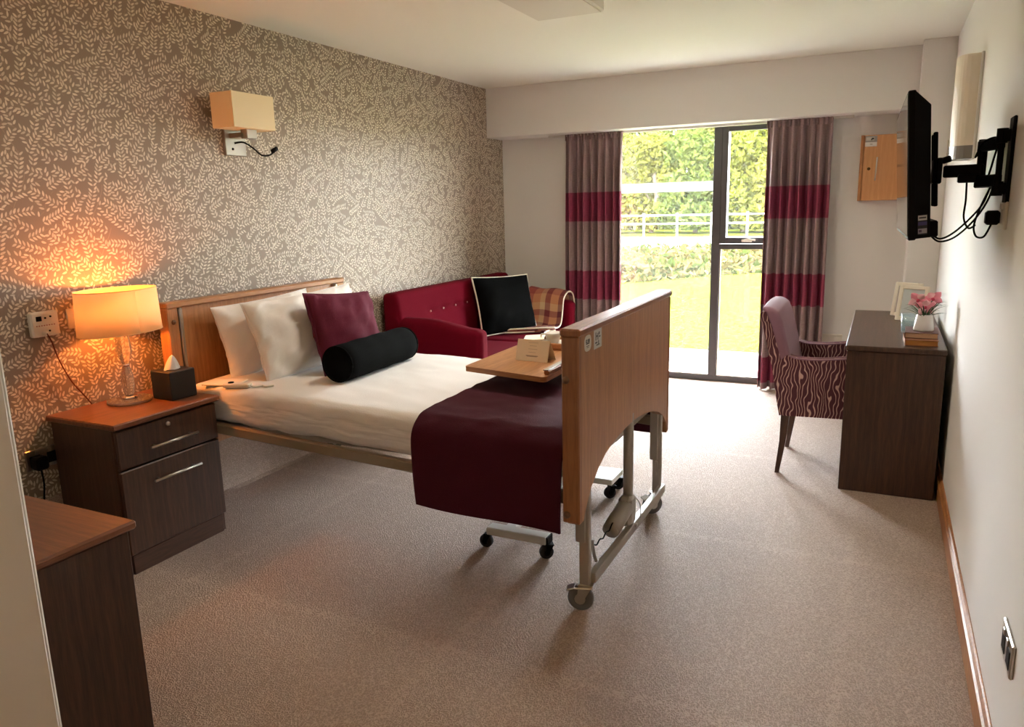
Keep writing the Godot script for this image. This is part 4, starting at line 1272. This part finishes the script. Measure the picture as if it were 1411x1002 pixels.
# ---------------------------------------------------------------- television
func television() -> void:
	var t := thing("television", "flat black television held off the right wall on a swing arm", "television", Vector3(3.146, 1.548, 3.05), 0.022)
	t.rotation.z = 0.07
	var hw := 0.45
	var hh := 0.227
	# panel faces -x
	put(t, "bezel", bx(Vector3(-0.009, -hh, -hw), Vector3(0.013, hh, hw), 0.003), M.plastic_black)
	put(t, "screen", bx(Vector3(-0.0105, -hh + 0.014, -hw + 0.010), Vector3(-0.0092, hh - 0.010, hw - 0.010), 0.0), M.screen)
	var st := new_st()
	# tapering back housing
	var a := [Vector3(0.013, -hh + 0.004, -hw + 0.01), Vector3(0.013, hh - 0.004, -hw + 0.01), Vector3(0.013, hh - 0.004, hw - 0.004), Vector3(0.013, -hh + 0.004, hw - 0.004)]
	var b := [Vector3(0.056, -hh + 0.004, -hw + 0.12), Vector3(0.056, hh - 0.06, -hw + 0.12), Vector3(0.056, hh - 0.045, hw - 0.045), Vector3(0.056, -hh + 0.004, hw - 0.045)]
	for k in 4:
		var k2 := (k + 1) % 4
		quad(st, a[k], a[k2], b[k2], b[k], (a[k] + a[k2]) * 0.5 + Vector3(0.03, 0, 0))
	quad(st, b[0], b[1], b[2], b[3], Vector3.RIGHT)
	var bk := put(t, "back_housing", st, M.plastic_black)
	put(bk, "speaker_box", bx(Vector3(0.045, -hh + 0.004, 0.06), Vector3(0.078, -hh + 0.055, hw - 0.05), 0.004), M.plastic_black)
	var im := Image.create(64, 64, false, Image.FORMAT_RGB8)
	im.fill(c8(20, 20, 22))
	im.fill_rect(Rect2i(2, 2, 60, 16), c8(196, 196, 192))
	im.fill_rect(Rect2i(8, 7, 48, 5), c8(60, 60, 60))
	im.fill_rect(Rect2i(2, 22, 60, 12), c8(66, 58, 110))
	im.fill_rect(Rect2i(2, 44, 60, 16), c8(168, 160, 168))
	im.fill_rect(Rect2i(6, 48, 20, 8), c8(90, 70, 90))
	var lm := mat(Color.WHITE, 0.4); lm.albedo_texture = tex_of(im)
	st = new_st()
	var fz := func(x: float) -> float: return hw - 0.004 - (x - 0.013) * 0.041 / 0.043
	var lb := []
	for q in [[0.018, -0.150], [0.046, -0.150], [0.046, -0.212], [0.018, -0.212]]:
		lb.append(Vector3(q[0] + 0.001, q[1], fz.call(q[0]) + 0.001))
	quad(st, lb[0], lb[1], lb[2], lb[3], Vector3(0.7, 0, 0.7), Vector2(0, 0), Vector2(1, 0), Vector2(1, 1), Vector2(0, 1))
	put(bk, "rating_label", st, lm, "printed label on the back edge")

	# short swing-arm bracket, screwed to the wall
	var o := thing("tv_bracket", "black swing-arm bracket between the television and the right wall", "wall bracket", Vector3(W, 1.56, 3.37))
	var g := func(x, y, z): return Vector3(x - W, y - 1.56, z - 3.37)
	put(o, "wall_plate", bx(g.call(W - 0.010, 1.43, 3.33), g.call(W, 1.69, 3.41), 0.003), M.plastic_black)
	st = new_st()
	for y in [1.635, 1.475]:
		tube(st, [g.call(W - 0.03, y - 0.022, 3.36), g.call(W - 0.03, y + 0.022, 3.36)], 0.016, 14)
		cbox(st, g.call(W - 0.018, y, 3.36), Vector3(0.026, 0.035, 0.04), 0.004)
	tube(st, [g.call(W - 0.03, 1.46, 3.36), g.call(W - 0.03, 1.65, 3.36)], 0.009, 12)
	put(o, "hinge", st, M.plastic_black)
	var arm := func(called, p1: Vector3, p2: Vector3, hh_: float, th: float) -> void:
		var d := p2 - p1
		put(o, called, cbox(new_st(), (p1 + p2) * 0.5, Vector3(d.length(), hh_, th), 0.004, 0, Basis(Vector3.UP, -atan2(d.z, d.x))), M.plastic_black)
	arm.call("arm", g.call(W - 0.03, 1.618, 3.365), g.call(3.362, 1.610, 3.21), 0.036, 0.024)
	arm.call("arm", g.call(W - 0.03, 1.500, 3.365), g.call(3.362, 1.500, 3.21), 0.040, 0.024)
	put(o, "elbow", tube(new_st(true), [g.call(3.368, 1.48, 3.22), g.call(3.368, 1.635, 3.22)], 0.014, 14), M.plastic_black)
	arm.call("arm", g.call(3.375, 1.537, 3.235), g.call(3.262, 1.537, 3.20), 0.040, 0.026)
	put(o, "cable_clip", cbox(new_st(), g.call(3.330, 1.512, 3.23), Vector3(0.055, 0.028, 0.04), 0.004), M.plastic_black)
	put(o, "tilt_head", cbox(new_st(), g.call(3.246, 1.54, 3.20), Vector3(0.018, 0.085, 0.09), 0.004), M.plastic_black)
	put(o, "tilt_knob", tube(new_st(true), [g.call(3.255, 1.572, 3.235), g.call(3.275, 1.578, 3.245)], 0.011, 12), M.plastic_black)
	for z in [3.10, 3.22]:
		put(o, "mounting_rail", cbox(new_st(), g.call(3.236, 1.545, z), Vector3(0.014, 0.245, 0.02), 0.003, 1, Basis(Vector3(0, 0, 1), 0.07)), M.plastic_black)
	put(o, "rail_brace", bx(g.call(3.228, 1.50, 3.10), g.call(3.238, 1.58, 3.22), 0.002), M.plastic_black)

	# cables
	var cb := thing("tv_cables", "black cables looping from the television to the wall socket", "cable", Vector3(3.3, 1.4, 3.25))
	var f := func(a_): return a_.map(func(v): return v - Vector3(3.3, 1.4, 3.25))
	for q in [
		[Vector3(3.235, 1.335, 3.30), Vector3(3.262, 1.318, 3.31), Vector3(3.30, 1.338, 3.31), Vector3(3.345, 1.385, 3.30), Vector3(3.375, 1.43, 3.30), Vector3(3.392, 1.49, 3.31)],
		[Vector3(3.235, 1.328, 3.28), Vector3(3.262, 1.308, 3.29), Vector3(3.305, 1.322, 3.29), Vector3(3.352, 1.37, 3.28), Vector3(3.385, 1.43, 3.29), Vector3(3.40, 1.49, 3.31)],
		[Vector3(3.330, 1.498, 3.23), Vector3(3.332, 1.44, 3.23), Vector3(3.330, 1.385, 3.24), Vector3(3.345, 1.35, 3.25), Vector3(3.362, 1.36, 3.27)],
		[Vector3(3.395, 1.49, 3.30), Vector3(3.372, 1.42, 3.28), Vector3(3.358, 1.36, 3.28), Vector3(3.366, 1.325, 3.29), Vector3(3.386, 1.325, 3.31), Vector3(3.402, 1.365, 3.32)],
		[Vector3(3.36, 1.60, 3.24), Vector3(3.345, 1.578, 3.26), Vector3(3.362, 1.622, 3.30), Vector3(3.395, 1.628, 3.34), Vector3(3.388, 1.56, 3.33), Vector3(3.378, 1.5, 3.31)]]:
		put(cb, "cable", tube(new_st(true), smooth_path(f.call(q), 8), 0.0032, 7), M.cable)
	put(cb, "plug", cbox(new_st(), Vector3(3.402, 1.385, 3.325) - Vector3(3.3, 1.4, 3.25), Vector3(0.040, 0.045, 0.045), 0.007), M.plastic_black)

# ---------------------------------------------------------------- wall fittings
func wall_fittings() -> void:
	# wall light over the bed
	var o := thing("wall_lamp", "box-shaped cream wall lamp with a bendy reading light above the bed", "wall lamp", Vector3(0, 1.82, 3.19))
	var g := func(x, y, z): return Vector3(x, y - 1.82, z - 3.19)
	put(o, "backplate", bx(g.call(0, 1.752, 3.09), g.call(0.022, 1.885, 3.232), 0.003), M.brushed)
	put(o, "button", lathe(new_st(true), [Vector2(0.007, 0), Vector2(0.006, 0.004), Vector2(0, 0.005)], 12, g.call(0.022, 1.785, 3.185), Basis(Vector3(0, 0, 1), -PI / 2)), M.plastic_black)
	var st := bx(g.call(0.022, 1.838, 3.145), g.call(0.125, 1.862, 3.205), 0.003)
	more(st, g.call(0.105, 1.830, 3.135), g.call(0.150, 1.895, 3.205), 0.003)
	put(o, "arm", st, M.brushed)
	var sm := mat(c8(240, 220, 180), 0.85)
	sm.backlight_enabled = true
	sm.backlight = Color(0.3, 0.3, 0.3)
	st = bx(g.call(0.196, 1.874, 3.052), g.call(0.2, 2.043, 3.337), 0.001)
	more(st, g.call(0.055, 1.874, 3.052), g.call(0.059, 2.043, 3.337), 0.001)
	more(st, g.call(0.059, 1.874, 3.333), g.call(0.196, 2.043, 3.337), 0.001)
	more(st, g.call(0.059, 1.874, 3.052), g.call(0.196, 2.043, 3.056), 0.001)
	var sh := put(o, "lamp_shade", st, sm)
	put(sh, "diffuser", bx(g.call(0.059, 1.876, 3.056), g.call(0.196, 1.880, 3.333), 0.0), sm)
	put(o, "reading_light", tube(new_st(true), smooth_path([g.call(0.022, 1.815, 3.17), g.call(0.035, 1.822, 3.12), g.call(0.05, 1.795, 3.07), g.call(0.06, 1.760, 3.02), g.call(0.07, 1.765, 2.965), g.call(0.075, 1.79, 2.94)]), 0.0045, 8), M.plastic_black, "black bendy reading light")
	put(o, "reading_light_head", tube(new_st(true), [g.call(0.073, 1.782, 2.955), g.call(0.08, 1.80, 2.925)], 0.012, 12), M.plastic_black)

	# call point with its lead
	var c := thing("call_point", "cream nurse call point with a red lead on the patterned wall", "call point", Vector3(0, 1.03, 4.295))
	put(c, "housing", bx(Vector3(0, -0.05, -0.058), Vector3(0.028, 0.052, 0.058), 0.006), M.plastic_white)
	put(c, "window", bx(Vector3(0.027, 0.015, 0.015), Vector3(0.030, 0.035, 0.038), 0.001), M.plastic_black)
	for k in 8:
		put(c, "indicator", bx(Vector3(0.027, -0.006, 0.036 - k * 0.0105), Vector3(0.0295, -0.002, 0.041 - k * 0.0105), 0.0005), mat(c8(150, 60, 40), 0.5))
	for q in [[0.026, 0.0], [0.03, -0.022], [-0.028, -0.012]]:
		put(c, "button", lathe(new_st(true), [Vector2(0.004, 0), Vector2(0.004, 0.003), Vector2(0, 0.003)], 10, Vector3(0.028, q[0], q[1]), Basis(Vector3(0, 0, 1), -PI / 2)), M.plastic_black)
	put(c, "jack", lathe(new_st(true), [Vector2(0.010, 0), Vector2(0.009, 0.02), Vector2(0, 0.02)], 14, Vector3(0.026, -0.036, 0.012), Basis(Vector3(0, 0, 1), -PI / 2)), M.plastic_white)
	put(c, "lead", tube(new_st(true), smooth_path([Vector3(0.044, -0.036, 0.012), Vector3(0.048, -0.07, 0.0), Vector3(0.035, -0.16, -0.03), Vector3(0.028, -0.26, -0.075), Vector3(0.022, -0.34, -0.13), Vector3(0.016, -0.385, -0.16)], 8), 0.003, 6), mat(c8(96, 26, 16), 0.5), "red-brown lead")
	var sw := thing("light_switch", "white light switch half hidden behind the lamp shade", "switch", Vector3(0, 1.035, 4.145))
	put(sw, "plate", bx(Vector3(0, -0.043, -0.043), Vector3(0.010, 0.043, 0.043), 0.003), M.plastic_white)
	put(sw, "rocker", bx(Vector3(0.010, -0.014, -0.010), Vector3(0.014, 0.014, 0.010), 0.001), M.plastic_white)
	# low double socket by the cabinet
	socket("wall_socket", Vector3(0.0, 0.480, 4.375), 0.0, M.steel, M.plastic_black, "steel double socket with a black plug beside the bedside cabinet", true)
	# brushed socket on the right wall in the foreground
	socket("wall_socket", Vector3(W, 0.392, 4.232), PI, M.steel, M.plastic_black, "brushed steel double socket low on the right wall", false)
	socket("wall_socket", Vector3(W, 1.392, 3.345), PI, M.plastic_white, M.plastic_white, "white socket plate under the television bracket", false)
	socket("wall_socket", Vector3(2.79, 0.400, 0.0), -PI / 2, M.plastic_white, M.plastic_white, "white double socket on the window wall behind the armchair", false)

	# uplighter on the right wall
	var u := thing("wall_uplighter", "tall curved white uplighter with a grey foot high on the right wall", "wall lamp", Vector3(W, 1.84, 2.1))
	var prof := PackedVector2Array()
	for k in 17:
		var an := PI * k / 16
		prof.append(Vector2(-0.085 * pow(sin(an), 0.55) - 0.012, 0.115 * cos(an)))
	var xf := Transform3D(Basis(Vector3(1, 0, 0), Vector3(0, 0, 1), Vector3(0, -1, 0)), Vector3.ZERO)
	var up := Transform3D(Basis(Vector3(1, 0, 0), Vector3(0, 0, 1), Vector3(0, 1, 0)), Vector3(0, -0.165, 0))
	var p1 := PackedVector2Array(prof)
	var s1 := new_st()
	extrude(s1, p1, 0.385, up)
	put(u, "diffuser", s1, mat(c8(226, 214, 192), 0.5))
	up.origin.y = -0.222
	put(u, "foot", extrude(new_st(), p1, 0.057, up), mat(c8(128, 124, 118), 0.4, 0.5), "grey metal foot")
	put(u, "back_plate", bx(Vector3(-0.012, -0.225, -0.122), Vector3(0.0, 0.225, 0.122), 0.003), M.gloss)
	put(u, "side_strip", bx(Vector3(-0.103, -0.225, -0.012), Vector3(-0.0975, -0.13, 0.012), 0.001), M.chrome)

	# wooden medicine cabinet
	var m := thing("medicine_cabinet", "beech medicine cabinet on the window wall behind the television", "cabinet", Vector3(2.905, 1.44, 0))
	put(m, "body", bx(Vector3(0, 0, 0), Vector3(0.33, 0.455, 0.10), 0.002), M.oak_side)
	var dr := put(m, "door", bx(Vector3(0.024, 0.002, 0.101), Vector3(0.33, 0.453, 0.119), 0.002), M.beech)
	put(m, "side_lip", bx(Vector3(0.0, 0.0, 0.10), Vector3(0.02, 0.455, 0.122), 0.002), M.oak_side)
	put(dr, "handle", tube(new_st(true), smooth_path([Vector3(0.112, 0.295, 0.119), Vector3(0.112, 0.29, 0.14), Vector3(0.11, 0.22, 0.148), Vector3(0.107, 0.15, 0.14), Vector3(0.107, 0.145, 0.119)]), 0.005), M.steel)
	put(dr, "lock", lathe(new_st(true), [Vector2(0.011, 0), Vector2(0.010, 0.004), Vector2(0, 0.005)], 14, Vector3(0.062, 0.222, 0.119), Basis(Vector3.RIGHT, PI / 2)), mat(c8(96, 70, 40), 0.35, 0.8))
	var im := Image.create(64, 64, false, Image.FORMAT_RGB8)
	im.fill(c8(150, 146, 140))
	im.fill_rect(Rect2i(0, 38, 64, 26), c8(232, 228, 222))
	im.fill_rect(Rect2i(4, 8, 44, 20), c8(196, 190, 180))
	im.fill_rect(Rect2i(34, 12, 12, 10), c8(40, 40, 42))
	im.fill_rect(Rect2i(30, 18, 8, 8), c8(70, 70, 70))
	im.fill_rect(Rect2i(26, 48, 14, 4), c8(140, 120, 120))
	var lm := mat(Color.WHITE, 0.4); lm.albedo_texture = tex_of(im)
	var q := new_st()
	quad(q, Vector3(0.028, 0.448, 0.1195), Vector3(0.104, 0.448, 0.1195), Vector3(0.104, 0.375, 0.1195), Vector3(0.028, 0.375, 0.1195), Vector3.BACK, Vector2(0, 0), Vector2(1, 0), Vector2(1, 1), Vector2(0, 1))
	put(dr, "paper_label", q, lm, "grey and white paper label")

func socket(called: String, at: Vector3, turn: float, plate: Material, inset: Material, label: String, plug: bool) -> void:
	var o := thing(called, label, "socket", at, turn)
	put(o, "plate", bx(Vector3(0, -0.043, -0.073), Vector3(0.009, 0.043, 0.073), 0.003), plate)
	for s in [-1, 1]:
		put(o, "outlet", bx(Vector3(0.0085, -0.028, s * 0.036 - 0.022), Vector3(0.0105, 0.018, s * 0.036 + 0.022), 0.001), inset)
		var r := put(o, "rocker", bx(Vector3(0.009, 0.020, s * 0.026 - 0.008), Vector3(0.0135, 0.036, s * 0.026 + 0.008), 0.001), plate)
	if plug:
		put(o, "plug", cbox(new_st(), Vector3(0.035, -0.01, 0.034), Vector3(0.05, 0.055, 0.052), 0.008), M.plastic_black)
		put(o, "flex", tube(new_st(true), smooth_path([Vector3(0.035, -0.036, 0.034), Vector3(0.04, -0.1, 0.034), Vector3(0.03, -0.2, 0.04), Vector3(0.03, -0.30, 0.03), Vector3(0.035, -0.36, -0.02)]), 0.004, 6), M.cable)

# ---------------------------------------------------------------- garden
func leaf_mesh(len_: float, wid: float) -> ArrayMesh:
	var st := new_st()
	var a := Vector3(0, -len_ / 2, 0); var b := Vector3(wid / 2, 0, len_ * 0.12); var c := Vector3(0, len_ / 2, 0); var d := Vector3(-wid / 2, 0, len_ * 0.12)
	tri(st, a, b, c, Vector3.BACK)
	tri(st, a, c, d, Vector3.BACK)
	st.generate_normals()
	return st.commit()

func scatter(parent: Node, called: String, me: Mesh, m: Material, places: Array, cols: Array) -> void:
	var mm := MultiMesh.new()
	mm.transform_format = MultiMesh.TRANSFORM_3D
	mm.use_colors = true
	mm.mesh = me
	mm.instance_count = places.size()
	for k in places.size():
		mm.set_instance_transform(k, places[k])
		mm.set_instance_color(k, cols[k])
	var o := MultiMeshInstance3D.new()
	o.name = called
	o.multimesh = mm
	o.material_override = m
	o.set_meta("kind", "stuff")
	parent.add_child(o, true)

func turned(r: RandomNumberGenerator, s: float) -> Basis:
	return (Basis(Vector3.UP, r.randf() * TAU) * Basis(Vector3.RIGHT, r.randf_range(-1.2, 1.2)) * Basis(Vector3.FORWARD, r.randf() * TAU)).scaled(Vector3.ONE * s)

func garden() -> void:
	var r := RandomNumberGenerator.new(); r.seed = 99
	var leafm := mat(Color.WHITE, 0.7)
	leafm.vertex_color_use_as_albedo = true
	leafm.backlight_enabled = true
	leafm.backlight = Color(0.5, 0.5, 0.5)
	# lawn
	var lawn_im := Image.create(256, 256, false, Image.FORMAT_RGB8)
	var nz := FastNoiseLite.new(); nz.seed = 8; nz.frequency = 0.06; nz.fractal_octaves = 4
	var ni := nz.get_seamless_image(256, 256)
	for y in 256:
		for x in 256:
			lawn_im.set_pixel(x, y, c8(58, 68, 8).lerp(c8(88, 90, 24), smoothstep(0.3, 0.7, ni.get_pixel(x, y).r)))
	var lm := mat(Color.WHITE, 0.95)
	lm.albedo_texture = tex_of(lawn_im)
	lm.uv1_triplanar = true
	lm.uv1_world_triplanar = true
	lm.uv1_scale = Vector3.ONE * 0.7
	for mm_ in [lm, leafm]: mm_.metallic_specular = 0.0
	var st := new_st()
	more(st, Vector3(-40, -0.4, -60), Vector3(40, -0.06, -1.55), 0.0)
	var lawn := put(self, "lawn", st, lm)
	lawn.set_meta("kind", "stuff")
	tag(lawn, "bright green mown lawn outside the window", "lawn")
	# paving strip beside the house
	var pav := thing("paving", "pale paving slabs between the window and the lawn", "paving", Vector3(1.6, -0.05, -0.925))
	var pm := [mat(c8(150, 146, 136), 0.9), mat(c8(160, 155, 146), 0.9), mat(c8(142, 138, 130), 0.9)]
	put(pav, "bedding", bx(Vector3(-4.0, -0.3, -0.62), Vector3(4.0, -0.03, 0.6), 0.0), pm[2])
	for k in 13:
		for j in 2:
			put(pav, "slab", bx(Vector3(-3.9 + k * 0.6, -0.03, -0.62 + j * 0.60), Vector3(-3.31 + k * 0.6, 0.012, -0.03 + j * 0.60), 0.006), pm[(k * 2 + j * 5 + k / 3) % 3])
	# gravel path beyond the lawn
	var path := put(self, "garden_path", bx(Vector3(-40, -0.0595, -28.0), Vector3(30, -0.03, -19.5), 0.0), mat(c8(176, 168, 150), 0.95))
	tag(path, "pale path running behind the planting bed", "path")
	# planting bed of low shrubs between lawn and path
	var gb := thing("planting_bed", "bank of low yellow-brown shrubs between the lawn and the path", "shrubs", Vector3(0, -0.06, -12))
	var places := []
	var cols := []
	for k in 15000:
		var x := r.randf_range(-16.0, 9.0)
		var near := -6.6 - 4.2 * smoothstep(-3.0, 1.2, x) - 2.5 * smoothstep(1.0, 5.0, x)
		var z := lerpf(near, minf(-17.0, near - 3.0), pow(r.randf(), 1.2))
		var hgt := 0.30 * smoothstep(0.0, 0.8, near - z + 0.1)
		var y := r.randf() * hgt
		places.append(Transform3D(turned(r, r.randf_range(0.7, 1.4)), Vector3(x, y, z + 12)))
		var t := r.randf()
		var col := Color(0.045, 0.039, 0.009).lerp(Color(0.072, 0.05, 0.019), t) if r.randf() < 0.7 else Color(0.020, 0.027, 0.005)
		cols.append(col)
	scatter(gb, "leaves", leaf_mesh(0.24, 0.12), leafm, places, cols)
	# post and rail fence along the path
	var fence := thing("fence", "pale post-and-rail fence on the far side of the path", "fence", Vector3(0, -0.05, -28.5))
	var fm := mat(c8(160, 154, 138), 0.8)
	for k in 22:
		var x := -24.0 + k * 1.55
		put(fence, "post", bx(Vector3(x - 0.04, 0, -0.04), Vector3(x + 0.04, 1.08, 0.04), 0.01), fm)
		if k < 21:
			for y in [0.98, 0.60]:
				put(fence, "rail", bx(Vector3(x + 0.0, y - 0.032, 0.04), Vector3(x + 1.55, y + 0.032, 0.08), 0.01), fm)
	# trees and bushes beyond the fence
	var tones := [[Color(0.045, 0.05, 0.006), Color(0.09, 0.092, 0.014)], [Color(0.022, 0.034, 0.006), Color(0.06, 0.07, 0.014)], [Color(0.055, 0.055, 0.008), Color(0.105, 0.10, 0.017)]]
	var spots := [
		[-12.6, -33.8, 4.9, 1, "deep green tree behind the fence, hidden left of the large pane"],
		[-10.3, -33.2, 5.2, 0, "yellow-green tree behind the fence at the left edge of the large pane"],
		[-8.0, -34.0, 4.8, 2, "golden-green tree behind the fence in the middle of the large pane"],
		[-5.7, -33.3, 5.1, 1, "deep green tree behind the fence just left of the dark mullion"],
		[-3.4, -33.9, 5.0, 0, "yellow-green tree behind the fence in the small upper pane"],
		[-1.1, -33.4, 5.2, 2, "golden-green tree behind the fence, hidden by the right-hand curtain"],
		[-15.4, -39.2, 6.5, 2, "tall golden-green tree in the back row, hidden left of the window"],
		[-12.2, -38.8, 6.7, 0, "tall yellow-green back-row tree at the left edge of the large pane"],
		[-9.2, -39.5, 6.4, 1, "tall deep green back-row tree above the fence in the large pane"],
		[-6.3, -38.9, 6.6, 2, "tall golden-green back-row tree rising behind the dark mullion"],
		[-3.5, -39.4, 6.5, 0, "tall yellow-green back-row tree seen in the small upper pane"],
		[-0.4, -39.0, 6.7, 1, "tall deep green back-row tree hidden by the right-hand curtain"]]
	var lmesh := leaf_mesh(0.36, 0.2)
	var tm := mat(c8(92, 76, 58), 0.9)
	for q in spots:
		var t := thing("broadleaf_tree", q[4], "tree", Vector3(q[0], -0.05, q[1]), 0.0, "trees beyond the fence")
		var hgt: float = q[2]
		var trunk := []
		for k in 6: trunk.append(Vector3(0.15 * sin(k * 1.1 + q[0]), hgt * 0.13 * k, 0.1 * cos(k * 0.9 + q[0])))
		put(t, "trunk", tube(new_st(true), trunk, 0.13, 8), tm)
		for k in 3:
			var an: float = TAU * k / 3 + q[0]
			put(t, "branch", tube(new_st(true), [trunk[2 + k % 2], trunk[3] + Vector3(cos(an) * 1.1, 0.9, sin(an) * 1.1)], 0.05, 6), tm)
		places = []; cols = []
		var puffs := []
		for k in 20:
			var an := r.randf() * TAU
			var hy := r.randf()
			var rad := 1.75 * sqrt(r.randf()) * (1.0 - 0.45 * hy)
			puffs.append([Vector3(cos(an) * rad, hgt * (0.05 + 0.85 * pow(hy, 1.15)), sin(an) * rad), r.randf_range(0.7, 1.15)])
		for k in 8000:
			var pu: Array = puffs[r.randi() % puffs.size()]
			var v: Vector3 = Vector3(r.randfn(), r.randfn(), r.randfn()).normalized() * pow(r.randf(), 0.4) * pu[1]
			var lp: Vector3 = pu[0] + v
			lp.y = maxf(lp.y, 0.26 + 0.3 * r.randf())
			places.append(Transform3D(turned(r, r.randf_range(0.6, 1.3)), lp))
			var cc: Color = tones[q[3]][0].lerp(tones[q[3]][1], r.randf())
			cols.append(cc)
		scatter(t, "foliage", lmesh, leafm, places, cols)
	# young tree close to the left of the window
	var yt := thing("young_tree", "young yellow-green tree close outside the left edge of the window", "tree", Vector3(-2.75, -0.06, -9.6))
	put(yt, "trunk", tube(new_st(true), [Vector3(0, 0, 0), Vector3(0.05, 1.0, 0), Vector3(-0.02, 2.2, 0.05), Vector3(0.03, 3.2, 0)], 0.04, 8), tm)
	places = []; cols = []
	for k in 1900:
		var hy := r.randf()
		var an := r.randf() * TAU
		var rad := sqrt(r.randf()) * (0.62 - 0.3 * absf(hy - 0.4)) 
		places.append(Transform3D(turned(r, r.randf_range(0.7, 1.3)), Vector3(cos(an) * rad, 0.5 + 3.2 * hy, sin(an) * rad)))
		cols.append(Color(0.055, 0.066, 0.004).lerp(Color(0.10, 0.105, 0.008), r.randf()))
	scatter(yt, "foliage", leaf_mesh(0.15, 0.09), leafm, places, cols)
